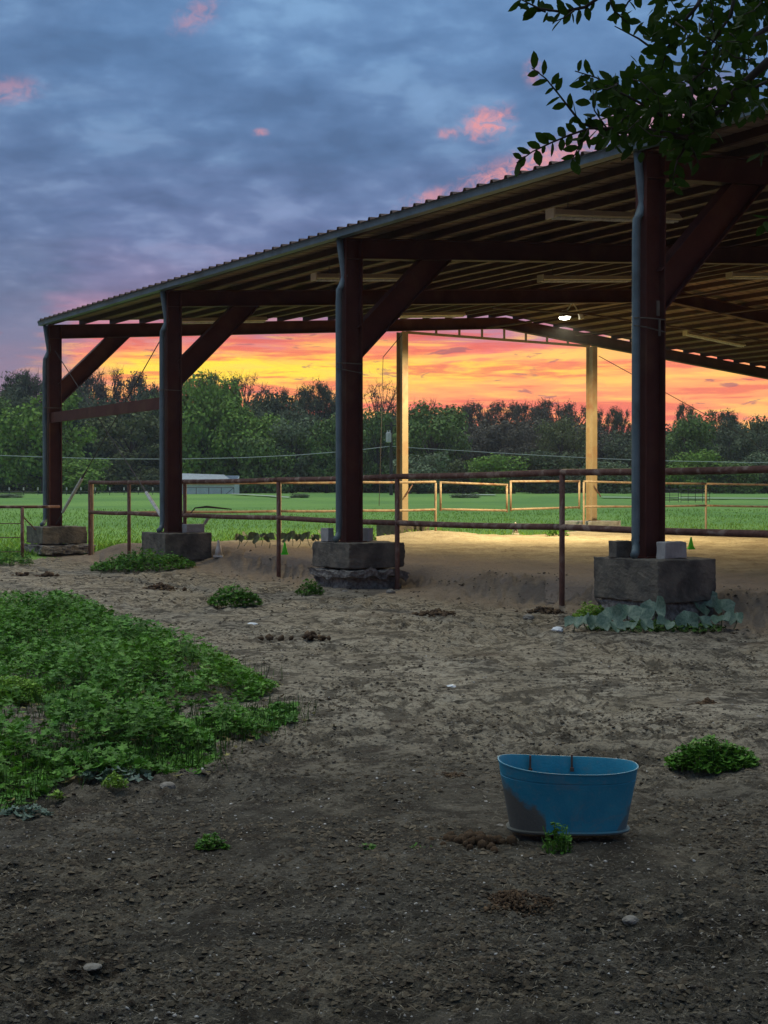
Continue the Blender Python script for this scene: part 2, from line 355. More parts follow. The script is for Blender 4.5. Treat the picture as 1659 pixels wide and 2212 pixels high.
def T(x, y):
    x = np.asarray(x, float); y = np.asarray(y, float); c, e = ce(x, y)
    a = ss((c-.35-(fbm(e*.5, c*0+3, 2, 9)-.5)*.7)/1.15)*ss((20.6-e)/1.2)*ss((28.8-c)/1.5)
    z = Fz(y)*(1-a)+(.33-.13*ss((c-16)/6))*a
    for mc, me_, h, r in [(.3, 13.6, .20, 1.3), (.4, 20.4, .0, 1.5), (10.4, 19.6, .14, 1.3), (11.3, 19.2, .06, .9), (17.7, 19.7, .16, 1.5), (16.4, 19.0, .04, 1.2)]:
        z = z+h*np.exp(-((c-mc)**2+(e-me_)**2)/r**2)
    return z
_Y = np.concatenate([np.linspace(3, 60, 1200), np.linspace(60.2, 240, 1200)])
def G(px, py, z=None):   # point on the ground seen at that place of the photograph (for siting)
    d = (HY-py)/F_PX
    if z is not None: Y = min(max((EYE-z)/max(-d, 1e-4), 1), 300); return ((px-CX)/F_PX*Y, Y, z)
    u = (px-CX)/F_PX; g = T(u*_Y, _Y); k = np.nonzero(EYE+d*_Y <= g)[0]; i = int(k[0]) if len(k) else len(_Y)-1
    return (u*float(_Y[i]), float(_Y[i]), float(g[i]))
def at(px, py, Y): return ((px-CX)/F_PX*Y, Y, EYE+(HY-py)/F_PX*Y)

# ------------------------------------------------------------------ ground
def grid_faces(nr, nc):
    i = np.arange(nr-1)[:, None]*nc+np.arange(nc-1)[None, :]; i = i.ravel()
    return np.stack([i, i+1, i+nc+1, i+nc], 1)
def relief(x, y):
    r = (fbm(x*1.3, y*1.3, 3, 21)-.5)*.07
    n = fbm(x*5.5, y*5.5, 3, 33); q = ss((fbm(x*.8, y*.8, 2, 35)-.30)*3.4); r = r-np.abs(n-.5)*.20*q+.016
    r = r+(fbm(x*17, y*17, 3, 41, .6)-.5)*(.022+.034*q)
    return r
def build_ground():
    inv = np.linspace(1/2.6, 1/64., 520); Yr = 1/inv
    t = np.linspace(-.44, .44, 520); tt, YY = np.meshgrid(t, Yr); X = (tt*(YY+.8)).ravel(); Y = YY.ravel()
    c, e = ce(X, Y); fm = fmask(X, Y)
    ar = ss((c-1.3)/.4)*ss((19.6-e)/.3)
    z = T(X, Y)+relief(X, Y)*(1-ss(fm*2))*(1-ar)
    z = z-.07*ss(fm/.6)-.07*ar
    damp_shade = ss((11.5-Y)/6.0)*.75+ss((X+1.0)/-4.)*ss((11-Y)/4)*.3  # moist soil and tree shade painted in together, stronger near and to the left
    sand = ss((c+.9)/1.3)*ss((e+16)/8)+ss((6-(X-6)**2)/8)*0
    structure('yard_ground', npmesh('yard_ground', np.stack([X, Y, z], 1), grid_faces(520, 520), True, {'damp_shade': damp_shade, 'sand': sand*.8}), 'dirt')
    # wide ground all round, just below
    gx = np.linspace(-420, 420, 90); gy = np.linspace(-420, 700, 110); A, B = np.meshgrid(gx, gy); A = A.ravel(); B = B.ravel()
    zz = Fz(np.maximum(B, 0))-.25
    structure('ground', npmesh('ground', np.stack([A, B, zz], 1), grid_faces(110, 90), True, {'damp_shade': np.full(A.shape, .4), 'sand': np.zeros(A.shape)}), 'dirt')
    # arena sand
    cc = np.linspace(.75, 27.6, 230); e_ = np.linspace(-9, 20.4, 260); A, B = np.meshgrid(cc, e_); A = A.ravel(); B = B.ravel()
    X = P4[0]+Cv[0]*A+Ev[0]*B; Y = P4[1]+Cv[1]*A+Ev[1]*B
    n = (fbm(X*1.1, Y*1.1, 2, 77)-.5)*.7
    inn = np.minimum(A-1.25+n*1.2, 20.1-B+n*.6)
    z = T(X, Y)+np.clip(inn*.12, -.09, .012)+(fbm(X*1.6, Y*1.6, 3, 51)-.5)*.07*ss(inn)+(fbm(X*4.5, Y*4.5, 3, 55)-.5)*.07*ss(inn)
    edge = 1-ss((A-1.2)/5.0)
    structure('arena_floor', npmesh('arena_floor', np.stack([X, Y, z], 1), grid_faces(260, 230), True, {'edge': edge}), 'sand')
    # pasture
    u = np.linspace(-1, 1, 260); Yr = np.concatenate([np.linspace(27, 52, 150), np.geomspace(52.6, 320, 90)])
    uu, YY = np.meshgrid(u, Yr); X = (uu*(YY*.62+8)).ravel(); Y = YY.ravel(); fm = fmask(X, Y)
    z = T(X, Y)+np.clip(fm*.09, -.12, .02)+(fbm(X*.25, Y*.25, 3, 61)-.5)*.10*ss((Y-40)/30)+(fbm(X*2.2, Y*2.2, 2, 63)-.5)*.05*ss(fm)
    structure('pasture', npmesh('pasture', np.stack([X, Y, z], 1), grid_faces(240, 260), True), 'field')
    # wooded rise
    gx = np.linspace(-200, 200, 80); gy = np.linspace(176, 330, 30); A, B = np.meshgrid(gx, gy); A = A.ravel(); B = B.ravel()
    hz = Fz(B)-.5+ss((B-178)/110)*(7+1.5*np.sin(A*.025+1.1)+np.clip(-A*.05, -3, 4))+(fbm(A*.05, B*.05, 3, 71)-.5)*3
    structure('hill', npmesh('hill', np.stack([A, B, hz], 1), grid_faces(30, 80), True), 'hill')
build_ground()

# ------------------------------------------------------------------ scatter helper
def rotm(yaw, tilt, spin):
    cy, sy, ct, st, cs, sn = np.cos(yaw), np.sin(yaw), np.cos(tilt), np.sin(tilt), np.cos(spin), np.sin(spin)
    n = len(yaw); A = np.zeros((n, 3, 3)); B = np.zeros((n, 3, 3)); C = np.zeros((n, 3, 3))
    A[:,0,0]=cy; A[:,0,1]=-sy; A[:,1,0]=sy; A[:,1,1]=cy; A[:,2,2]=1
    B[:,0,0]=1; B[:,1,1]=ct; B[:,1,2]=-st; B[:,2,1]=st; B[:,2,2]=ct
    C[:,0,0]=cs; C[:,0,1]=-sn; C[:,1,0]=sn; C[:,1,1]=cs; C[:,2,2]=1
    return A @ B @ C
def scatter(tv, tf, P, R, Sc):
    tv = np.asarray(tv, float); tf = np.asarray(tf); n = len(P)
    Sc = np.asarray(Sc); Sc = Sc[:, None] if Sc.ndim == 1 else Sc
    L = tv[None]*Sc[:, None, :]; V = np.einsum('nij,nkj->nki', R, L)+np.asarray(P)[:, None, :]
    F = tf[None]+(np.arange(n)*len(tv))[:, None, None]
    return V.reshape(-1, 3), F.reshape(-1, tf.shape[1])
PHI = (1+5**.5)/2
ICO = np.array([(-1,PHI,0),(1,PHI,0),(-1,-PHI,0),(1,-PHI,0),(0,-1,PHI),(0,1,PHI),(0,-1,-PHI),(0,1,-PHI),(PHI,0,-1),(PHI,0,1),(-PHI,0,-1),(-PHI,0,1)])/1.902
ICF = np.array([(0,11,5),(0,5,1),(0,1,7),(0,7,10),(0,10,11),(1,5,9),(5,11,4),(11,10,2),(10,7,6),(7,1,8),(3,9,4),(3,4,2),(3,2,6),(3,6,8),(3,8,9),(4,9,5),(2,4,11),(6,2,10),(8,6,7),(9,8,1)])
def rock_mesh(name, r, seed, sq=.6, sub=2):
    import bmesh
    bm = bmesh.new(); bmesh.ops.create_icosphere(bm, subdivisions=sub, radius=1); rg = np.random.default_rng(seed); o = rg.uniform(0, 50, 2)
    for v in bm.verts:
        n = fbm(np.array([v.co.x*1.5+o[0]]), np.array([v.co.y*1.5+v.co.z*2.1+o[1]]), 3, seed)[0]
        v.co *= .7+.6*n; v.co.z *= sq; v.co *= r
    me = bpy.data.meshes.new(name); bm.to_mesh(me); bm.free(); return me
def inpoly(x, y, poly):
    x = np.asarray(x); y = np.asarray(y); ins = np.zeros(x.shape, bool); n = len(poly)
    for i in range(n):
        x0, y0 = poly[i]; x1, y1 = poly[(i+1) % n]
        cnd = ((y0 > y) != (y1 > y)); xi = (x1-x0)*(y-y0)/((y1-y0) if y1 != y0 else 1e-9)+x0
        ins ^= cnd & (x < xi)
    return ins

# ------------------------------------------------------------------ arena shelter
SL = 1/12.0; PH = .11; Z0 = 5.63; HALF = 14.0; CB = .75
def rz(c): return Z0+SL*(c if c <= HALF else 2*HALF-c)
def ibeam(w, d, tf=.016, tw=.012):    # side = width, up = depth
    a, b = w/2, d/2
    return [(-a,-b),(a,-b),(a,-b+tf),(tw/2,-b+tf),(tw/2,b-tf),(a,b-tf),(a,b),(-a,b),(-a,b-tf),(-tw/2,b-tf),(-tw/2,-b+tf),(-a,-b+tf)]
shelter = thing('arena_shelter', 'open-sided riding arena shelter with dark red steel frames and corrugated metal roof', 'shelter', W(0,0,0), ROT)
EY, EX = np.array([0,1,0.]), np.array([1,0,0.]); UZ = np.array([0,0,1.])
frames = [0, BAY, 2*BAY, 3*BAY]
def mcol(ztop):
    return MB().sweep(ibeam(.19, .32, .02, .014), (0,0,CB-.01), (0,0,ztop), EY, EX).box((-.2,-.16,CB-.012), (.2,.16,CB+.012)).mesh('column')
colm = mcol(Z0-.02)
n_ = np.array([-SL, 0, 1.]); n_ /= np.linalg.norm(n_); nR = np.array([SL, 0, 1.]); nR /= np.linalg.norm(nR)
rafm = MB().sweep(ibeam(.2, .33), np.array([-.05,0,rz(-.05)])-n_*.165, np.array([HALF,0,rz(HALF)])-n_*.165, EY, n_).mesh('rafter')
rafR = MB().sweep(ibeam(.2, .33), np.array([HALF+.001,0,rz(HALF)])-nR*.165, np.array([2*HALF+.05,0,rz(-.05)])-nR*.165, EY, nR).mesh('rafter')
bd = np.array([.72, 0, .70]); bd /= np.linalg.norm(bd); bn = np.array([-bd[2], 0, bd[0]])
def brace(sg):
    d = bd*np.array([sg,1,1]); n = bn*np.array([sg,1,1]); m = MB().sweep(ibeam(.18, .40), np.array([sg*.10,0,3.90]), np.array([sg*.10,0,3.90])+d*2.0, EY, n); h = len(m.v)//2
    for i, p in enumerate(m.v):
        p = np.array(p)
        if i < h: t = (.212-abs(p[0]))/bd[0]
        else:
            c = abs(p[0])+.06; t = (Z0-.334+SL*c-p[2])/(bd[2]-SL*bd[0])
        m.v[i] = tuple(p+d*t)
    return m.mesh('knee_brace')
kb = brace(1); kbR = brace(-1)
for e in [-BAY]+frames:
    link('rafter', rafm, 'red_steel', shelter, (0, e, 0)); 
    link('rafter', rafR, 'red_steel', shelter, (0, e, 0))
    if e >= 0:
        link('column', colm, 'red_steel', shelter, (.11, e, 0)); link('knee_brace', kb, 'red_steel', shelter, (0.06, e, 0))
for cc in (10.35, 17.5):
    m_ = MB().sweep(ibeam(.2, .30, .02, .014), (0,0,.71), (0,0,rz(cc)-.36), EX, EY).box((-.2,-.2,.705), (.2,.2,.725)).mesh('end_column')
    o = link('end_column', m_, 'tan_steel', shelter, (cc, 20.4, 0)); o['label'] = 'pale tan end column catching the lamp light'
# purlins
pr = [(-.035,0),(.035,0),(.035,.03),(.027,.03),(.027,.008),(-.027,.008),(-.027,PH-.008),(.027,PH-.008),(.027,PH-.035),(.035,PH-.035),(.035,PH),(-.035,PH)]
purm = MB().sweep(pr, (0,-7.2,0), (0,20.5,0), EX, UZ).mesh('purlin')
pcs = [.02]+[.82+.795*i for i in range(17)]
for c in pcs:
    link('purlin', purm, 'purlin', shelter, (c, 0, rz(c)+.001)); 
    o = link('purlin', purm, 'purlin', shelter, (2*HALF-c, 0, rz(c)+.001)); 
# roof panels
def panel_prof(w=.914):
    P = [(0,0)]
    for k in range(3):
        b = .04+k*.305; P += [(b,0),(b+.018,.042),(b+.060,.042),(b+.078,0),(b+.15,0),(b+.157,.006),(b+.165,0),(b+.21,0),(b+.217,.006),(b+.225,0)]
    P += [(w-.004,0)]; return P
def panel_mesh():
    P = panel_prof(); z0 = rz(-.27)+PH+.003; z1 = rz(HALF)+PH+.003; b = MB(); n = len(P)
    V = [(-.27,a,z0+h) for a, h in P]+[(HALF,a,z1+h) for a, h in P]
    V += [(x,y,z-.003) for x,y,z in V]
    F = [(i,n+i,n+i+1,i+1) for i in range(n-1)]+[(2*n+i,2*n+i+1,3*n+i+1,3*n+i) for i in range(n-1)]
    F += [(i,i+1,2*n+i+1,2*n+i) for i in range(n-1)]
    return b.add(V, F).mesh('roof_panel')
pm = panel_mesh()
for k in range(31):
    e = -7.8+k*.914
    link('roof_panel', pm, 'roof', shelter, (0, e, 0))
    link('roof_panel', pm, 'roof', shelter, (2*HALF, e+.914, 0), (0, 0, pi))
link('ridge_cap', MB().sweep([(-.25,-.015),(0,.012),(.25,-.015),(.25,-.011),(0,.016),(-.25,-.011)], (HALF,-7.25,rz(HALF)+PH+.047), (HALF,20.5,rz(HALF)+PH+.047), EX, UZ).mesh('ridge_cap'), 'roof', shelter)
# gutter
gp = [(-.40,.0),(-.27,.0),(-.27,.09),(-.275,.09),(-.275,.006),(-.392,.006),(-.405,.090),(-.422,.090),(-.422,.097),(-.398,.098)]
gut = link('gutter', MB().sweep([(a, b) for a, b in gp], (.17,-7.3,5.615), (.17,20.56,5.615), EX, UZ).mesh('gutter'), 'gutter', shelter)
def downspout(e):
    q = []
    for p in [(-.31,5.62),(-.285,5.42),(-.16,5.16),(-.115,5.06),(-.115,4.95),(-.16,4.86),(-.235,4.76),(-.245,4.62)]: q.append((p[0]+.12, e, p[1]))
    q = [(-.20,e,5.61),(-.17,e,5.40),(-.13,e,5.16),(-.11,e,5.03),(-.12,e,4.97),(-.17,e,4.86),(-.205,e,4.80),(-.215,e,4.70)]
    q += [(-.215+.07,e,3.9),(-.125,e,3.2),(-.12,e,1.0),(-.12,e,.97),(-.15,e-.03,.88),(-.20,e-.07,.82),(-.27,e-.12,.79)]
    q2 = [q[i] if i < 8 else q[i] for i in range(len(q))]
    q2 = q[:7]+[(-.215,e,4.6),(-.213,e,1.02),(-.218,e,.95),(-.235,e-.03,.875),(-.28,e-.07,.82),(-.35,e-.12,.79)]
    q2 = [(a+.085, b, z) for a, b, z in q2]
    b = MB().tube(q2, [.052]*len(q2), 8)
    d = link('downspout', b.mesh('downspout', True), 'gutter', shelter)
    s = MB()
    for zz, dz in ((3.62, 0), (3.5, .03)) if e in (0, BAY) else ((3.62, 0),):
        s.tube([(-.18,e-.02,zz+dz),(-.17,e-.06,zz+dz*.8),(-.05,e-.098,zz+dz*.3),(.268,e-.094,zz-dz),(.272,e+.05,zz)], .008, 5)
    link('strap', s.mesh('strap'), 'concrete', d)
    for zz in (5.16, 4.8):     # elbow crimp rings
        pass
for e in frames: downspout(e)
# girt between the last two columns, brace cables, header under the ridge
link('girt', MB().sweep([(0,-.12),(.07,-.12),(.07,-.11),(.01,-.11),(.01,.11),(.07,.11),(.07,.12),(0,.12)], (-.02,2*BAY+.1,3.38), (-.02,3*BAY+.12,3.38), EX, UZ).mesh('girt'), 'red_steel', shelter)
def cable(p0, p1, r=.011, sleeve=None, name='brace_cable', m='cable'):
    p0, p1 = np.array(p0), np.array(p1)
    o = link(name, MB().tube([p0, p1], r, 6).mesh(name), m, shelter)
    if sleeve:
        a, b = sleeve; q = [p0+(p1-p0)*t for t in np.linspace(a, b, 5)]
        link('sleeve', MB().tube(q, [.036,.040,.038,.041,.037], 8).mesh('sleeve'), 'pvc', o)
        link('turnbuckle', MB().tube([p0+(p1-p0)*t for t in (b, b+.03)], .022, 6).mesh('turnbuckle'), 'cable', o)
    return o
cable((.1,3*BAY-.12,.80), (.1,2*BAY+.1,5.0), sleeve=(.07,.26))
cable((.1,2*BAY+.12,.80), (.1,3*BAY-.1,5.0), sleeve=(.03,.18))
cable((17.7,20.3,5.85), (24.6,20.3,3.4))
cable((24.6,20.3,3.4), (27.9,20.3,1.2))
hc = [10.5+.2+(17.35-10.7)*t for t in np.linspace(0, 1, 9)]
hd = MB().sweep([(-.03,-.035),(.03,-.035),(.03,.035),(-.03,.035)], (10.5,20.4,rz(10.35)-.36), (17.4,20.4,rz(17.5)-.36), EY, UZ)
link('header_beam', hd.mesh('header_beam'), 'tan_steel', shelter)
for c in hc[1:-1]:
    link('header_strut', MB().box((c-.025,20.375,rz(10.35)-.33), (c+.025,20.425,rz(c)-.33)).mesh('header_strut'), 'tan_steel', shelter)
for c in (12.3, 15.6):
    link('conduit', MB().tube([(c, y, rz(c)-.42+.02*sin(y)) for y in np.linspace(-7, 19, 20)], .03, 6).mesh('conduit'), 'purlin', shelter)
link('conduit', MB().tube([(8.6, 14.0, rz(8.6)-.38), (12.6, 15.4, rz(12.6)-.40), (18.5, 15.2, rz(18.5)-.40), (24, 15.2, rz(24)-.40)], .025, 6).mesh('conduit'), 'purlin', shelter)
cable((10.2,20.2,rz(10.2)-.45), (9.5,20.1,5.35), .012); cable((9.5,20.1,5.35), (9.3,20.0,1.2), .010, name='hanging_cord')
link('steel_clip', MB().box((.12,-.105,3.66), (.16,-.09,3.84)).box((.15,-.108,3.42), (.175,-.092,3.62)).mesh('steel_clip'), 'concrete', shelter)

# ------------------------------------------------------------------ footings
def rough_box(name, a, b, n, amp, seed, taper=0.0):
    import bmesh
    bm = bmesh.new(); bmesh.ops.create_cube(bm, size=1); bmesh.ops.subdivide_edges(bm, edges=bm.edges[:], cuts=n, use_grid_fill=True)
    a = np.array(a); b = np.array(b); m_ = (a+b)/2; h = b-a
    for v in bm.verts:
        p = np.array(v.co); q = p*h
        t = 1-taper*(.5-p[2]); q[0] *= t; q[1] *= t
        nn = np.array([fbm(np.array([q[(i+1) % 3]*5+seed]), np.array([q[(i+2) % 3]*5+q[i]*2]), 3, seed+i)[0]-.5 for i in range(3)])
        cor = 1+(np.sum(np.abs(p) > .48)-1)*.6
        n3 = np.array([fbm(np.array([q[(i+1) % 3]*21+seed]), np.array([q[(i+2) % 3]*21+q[i]*9]), 2, seed+7+i)[0]-.5 for i in range(3)])
        v.co = m_+q+(nn+n3*.7)*amp*cor
    me = bpy.data.meshes.new(name); bm.to_mesh(me); bm.free(); return me
def footing(cc, e, top, bot, label, c0, c1, ledge=None, hw=.57, m='concrete'):
    t = thing('concrete_footing', label, 'footing', W(cc, e, 0), ROT, 'concrete footings under the arena columns')
    sd = int(abs(e*7+cc*3))
    o = link('block', rough_box('block', (c0,-hw,bot), (c1,hw,top), 15, .022, sd), m, t); bevel(o, .012)
    if ledge:
        l0, l1, lz0, lz1, ls, sz = ledge
        link('ledge', rough_box('ledge', (c0-l0,-hw-l1,lz0), (c1+l0,hw+l1*.5,lz1), 12, .075, sd+5), 'rough_concrete', t)
    link('base', rough_box('base', (c0+.06,-hw+.05,-.35), (c1-.04,hw-.04,(ledge[2]+.05) if ledge else bot+.02), 9, .10, sd+9, -.12), 'rough_concrete', t)
    return t
footing(0, 0, .745, .24, 'dark grey square concrete footing of the nearest column, big leaves at its foot', -.30, .66, hw=.56)
footing(0, BAY, .745, .34, 'grey concrete footing of the second column, on a jutting rough ledge above a hollow', -.29, .76, (.05, .08, .20, .31, 0, 0))
footing(0, 2*BAY, .745, .20, 'brownish concrete footing of the third column, with a pale block on top', -.33, .70)
footing(0, 3*BAY, .745, .34, 'bluish grey footing of the farthest dark column, on a wide broken ledge', -.40, .72, (.12, .2, .12, .30, 0, 0))
footing(10.35, 20.4, .70, .0, 'concrete footing half stained dark under the left pale end column', -.52, .55)
footing(17.5, 20.4, .70, .0, 'pale concrete footing banked with sand under the right pale end column', -.62, .72, m='pale_concrete')

def block(label, c, e, z, dims, rot, m='pale_concrete', broken=False):
    o = link('concrete_block', rough_box('concrete_block', (-dims[0]/2,-dims[1]/2,0), (dims[0]/2,dims[1]/2,dims[2]), 5, .012, int(e*3+c*10)+11), m)
    o.location = W(c, e, z); o.rotation_euler = (0, 0, ROT+rot); bevel(o, .006); return tag(o, label, 'block', 'loose concrete blocks on the footings')
block('pale broken block standing to the right of the nearest column on its footing', .14, -.33, .748, (.40,.14,.20), .10)
block('darker grey block tucked behind the downspout of the nearest column', -.15, .22, .748, (.30,.14,.20), .0, 'concrete')
block('pale tan block on the right of the third footing', .44, 2*BAY-.25, .748, (.42,.18,.17), .08)
block('small grey block behind the right side of the second column', .42, BAY+.1, .748, (.10,.35,.22), .1)
block('thin grey block behind the left side of the second column', -.16, BAY+.3, .748, (.12,.2,.22), .1)
o = link('wood_scrap', MB().tube([(0,0,0),(.10,.02,.16)], [.03,.035], 6).mesh('wood_scrap'), 'pale_concrete'); o.location = W(.72, 2*BAY-.18, .91); tag(o, 'short pale stick leaning on the pale block of the third footing', 'stick')

# ------------------------------------------------------------------ pipe fences
def fence(name, label, posts, tops, rails, m_, bot=-.3, r=.032, rr=.036, breaks=()):
    x0, y0 = posts[0]; t = thing('pipe_fence', label, 'fence', (x0, y0, 0)); ps = MB().tube([(0,0,0),(0,0,1)], r, 10).mesh('post', True)
    for (x, y), zt in zip(posts, tops):
        g = float(T(x, y)); p = link('post', ps, m_, t, (x-x0, y-y0, g+bot)); p.scale = (1, 1, zt-(g+bot)-rr)
    for heights in rails:
        for i in range(len(posts)-1):
            if i in breaks: continue
            a, b = posts[i], posts[i+1]; q = []
            for s in np.linspace(0, 1, 9):
                q.append((a[0]+(b[0]-a[0])*s-x0, a[1]+(b[1]-a[1])*s-y0, heights[i]+(heights[i+1]-heights[i])*s-.012*sin(pi*s)))
            link('rail', MB().tube(q, rr, 10).mesh('rail', True), m_, t)
    return t
near = [W(.56, e)[:2] for e in (-1.9, 2.14, 6.14, 10.02, 14.0, 16.9, 19.25)]
fence('pipe_fence', 'dark rusty two-rail pipe fence running along the near edge of the arena', near, [1.81,1.826,1.818,1.79,1.79,1.79,1.83],
      [[1.80,1.812,1.80,1.785,1.785,1.79,1.815], [1.06,1.07,1.06,1.09,1.09,1.10,1.10]], 'rust_pipe', r=.040, rr=.044)
endp = [W(c, 19.25)[:2] for c in (.62, 2.8, 5.74, 8.1, 10.69)]
fence('pipe_fence', 'two-rail pipe fence across the far arena end, left of the gate', endp, [1.82,1.83,1.84,1.86,1.88], [[1.80,1.81,1.83,1.85,1.875],[1.09,1.09,1.09,1.09,1.10]], 'dusty_pipe', r=.034, rr=.034)
endq = [W(c, 19.25)[:2] for c in (16.16, 21.35, 26.8)]
fence('pipe_fence', 'two-rail pipe fence across the far arena end, right of the gate', endq, [1.93,1.88,1.86], [[1.915,1.87,1.85],[1.16,1.17,1.10]], 'dusty_pipe', r=.034, rr=.034)
def gate(label, c0, c1, zt0, zt1, zb0, zb1):
    t = thing('pipe_gate', label, 'gate', W(c0, 19.25, 0), ROT, 'gate leaves at the far end of the arena'); L = c1-c0; m_ = 'dusty_pipe'
    link('top_rail', MB().tube([(0,0,zt0),(L,0,zt1)], .032, 8).mesh('top_rail', True), m_, t); link('bottom_rail', MB().tube([(0,0,zb0),(L,0,zb1)], .032, 8).mesh('bottom_rail', True), m_, t)
    link('stile', MB().tube([(0,0,zb0-.05),(0,0,zt0+.03)], .033, 8).mesh('stile', True), m_, t); link('stile', MB().tube([(L,0,zb1-.05),(L,0,zt1+.03)], .033, 8).mesh('stile', True), m_, t)
    return t
gate('left leaf of the pale pipe gate, hung on the post beside the left end column', 10.86, 13.22, 1.86, 1.80, 1.11, 1.06)
gate('right leaf of the pale pipe gate, slightly higher, nearer the right end column', 13.36, 15.98, 1.90, 1.92, 1.09, 1.14)
for c, w_ in ((10.4, 'left'), (17.5, 'right')):
    o = link('stay_rod', MB().tube([(0,0,0),(.28,0,-.34)] if w_ == 'right' else [(0,0,-.34),(.25,0,0)], .02, 6).mesh('stay_rod'), 'rust_pipe'); o.location = W(c-.1, 20.18, 1.80); o.rotation_euler = (0, 0, ROT)
    tag(o, 'short diagonal dark rod on the %s pale end column' % w_, 'rod')
A0 = G(48, 1214)
lf = thing('pipe_fence', 'dark fence of one pipe rail over thin rods, left of the farthest column', 'fence', (A0[0], A0[1], 0))
link('post', MB().tube([(0,0,-.2),(0,0,1.235)], .038, 10).mesh('post', True), 'rust_pipe', lf)
link('rail', MB().tube([(-5.5,-.8,1.24),(0,0,1.24),(.62,.9,1.24)], .034, 8).mesh('rail', True), 'rust_pipe', lf)
for z in (.87, .56, .24):
    link('rod', MB().tube([(-5.5,-.8,z),(0,0,z)], .011, 6).mesh('rod'), 'rust_pipe', lf)
link('stay', MB().tube([(0.02,0,1.02),(.25,.2,.72)], .014, 6).mesh('stay'), 'rust_pipe', lf)
o = link('cut_branch', MB().tube([(0,0,0),(.45,.1,.62),(.62,.15,.83),(.9,.2,.86),(1.5,.3,.80)], [.018,.016,.018,.03,.012], 6).mesh('cut_branch'), 'cable')
o.location = W(2.3, 18.6, .36); tag(o, 'thin bent dark stick leaning over the lower rail behind the arena fence', 'stick')

# ------------------------------------------------------------------ lights in the roof
def roof_pt(px, py, drop):
    d = np.array([(px-CX)/F_PX, 1.0, (HY-py)/F_PX]); lo, hi = 12., 60.
    f = lambda Y: (EYE+d[2]*Y)-(rz(float(ce(d[0]*Y, Y)[0]))-drop)
    for Y in np.linspace(12, 60, 400):
        if f(Y) > 0: break
    p = d*Y; c, e = ce(p[0], p[1]); return float(c), float(e)
TL = [(1190,467,'nearest tube light, in the bay left of the closest downspout'), (680,603,'tube light crossing behind the second column'), (1168,606,'tube light ending behind the nearest column'),
      (1575,600,'tube light cut off by the picture edge on the right'), (1480,722,'tube light hanging on the far right roof slope'), (830,685,'tube light low over the last bay behind the second knee brace'), (372,697,'tube light over the last bay by the third column')]
for px, py, lab in TL:
    c, e = roof_pt(px, py, .34); s = SL if c < HALF else -SL; z = rz(c)-.34
    t = thing('tube_light', 'long unlit '+lab, 'ceiling light', W(c, e, z), ROT, 'long fluorescent fixtures under the roof')
    L = 2.44; d = np.array([1, 0, s]); u = np.array([-s, 0, 1])
    link('housing', MB().sweep([(-.09,.02),(-.03,.10),(.03,.10),(.09,.02),(.085,.015),(-.085,.015)], (0,0,0), d*L, EY, u).box((-.03,-.09,-.03), (.0,.09,.11)).mesh('housing'), 'fixture', t)
    for y in (-.045, .045): link('tube', MB().tube([np.array([.05,y,-.012]), d*(L-.05)+np.array([0,y,-.012])], .016, 6).mesh('tube'), 'pvc', t)
    link('hanger', MB().tube([(.3,0,.1),(.3,0,.34)], .006, 4).tube([np.array([L-.3,0,.08+s*L]), np.array([L-.3,0,.34+s*L])], .006, 4).mesh('hanger'), 'cable', t)
# lit floodlight
LP = at(1219, 687, 36.8)
lamp = thing('floodlight', 'lit white floodlight hanging under the roof near the ridge', 'lamp', LP)
em = bpy.data.materials.new('lit_lens'); em.use_nodes = True; kk = NT(em.node_tree); b_ = kk.n['Principled BSDF']; b_.inputs['Emission Color'].default_value = (1, .97, .80, 1); b_.inputs['Emission Strength'].default_value = 14; M['lens'] = em
link('housing', MB().tube([(0,0,.02),(0,0,.05),(0,0,.16),(0,0,.2)], [.17,.17,.10,.06], 14).mesh('housing'), 'grey_metal', lamp)
link('lens', MB().tube([(0,0,-.05),(0,0,-.03),(0,0,.012)], [.07,.13,.15], 14).mesh('lens', True), 'lens', lamp)
link('arm', MB().tube([(0,0,.18),(.10,0,.24),(.2,0,.42)], .02, 6).mesh('arm'), 'grey_metal', lamp)
link('sensor', MB().tube([(.36,-.02,.16),(.42,-.03,.05),(.44,-.03,-.04)], [.03,.07,.08], 8).tube([(.2,0,.42),(.36,-.02,.16)], .018, 6).mesh('sensor'), 'white_plastic', lamp)
pl = bpy.data.lights.new('floodlight_glow', 'SPOT'); plo = bpy.data.objects.new('floodlight_glow', pl); COL.objects.link(plo); plo.parent = lamp; plo.location = (0, 0, -.22)
pl.energy = 3000; pl.spot_size = radians(174); pl.spot_blend = .25; pl.color = (1.0, .82, .48); pl.shadow_soft_size = .12

# ------------------------------------------------------------------ cones
def cone(label, x, y, z, h, m_, letter=False, tilt=0.0):
    t = thing('training_cone', label, 'cone', (x, y, z), 0, 'small training cones around the arena')
    r = h*.27; hw = r*1.12
    link('base', MB().box((-hw,-hw,-.03), (hw,hw,.012)).mesh('base'), m_, t)
    link('body', MB().tube([(0,0,.012),(0,0,h*.5),(0,0,h*.93),(0,0,h)], [r,r*.62,r*.27,r*.2], 16).mesh('body', True), m_, t)
    if letter:
        b = MB(); y0 = -r*.9
        for p, q in (((-.035,.04),(.0,.17)), ((.035,.04),(.0,.17)), ((-.022,.085),(.022,.085))):
            f = lambda p: (p[0], -r*(1-.62*p[1]/h/.93)-.012, p[1]+.02)
            b.tube([f(p), f(q)], .010, 4)
        link('letter', b.mesh('letter'), 'black', t)
    return t
p = G(615, 1199); cone('lime green cone left of the second column', p[0], p[1], p[2]+.02, .23, 'green_plastic')
p = G(1493, 1187); cone('lime green cone right of the nearest column', p[0], p[1], p[2]+.03, .24, 'green_plastic')
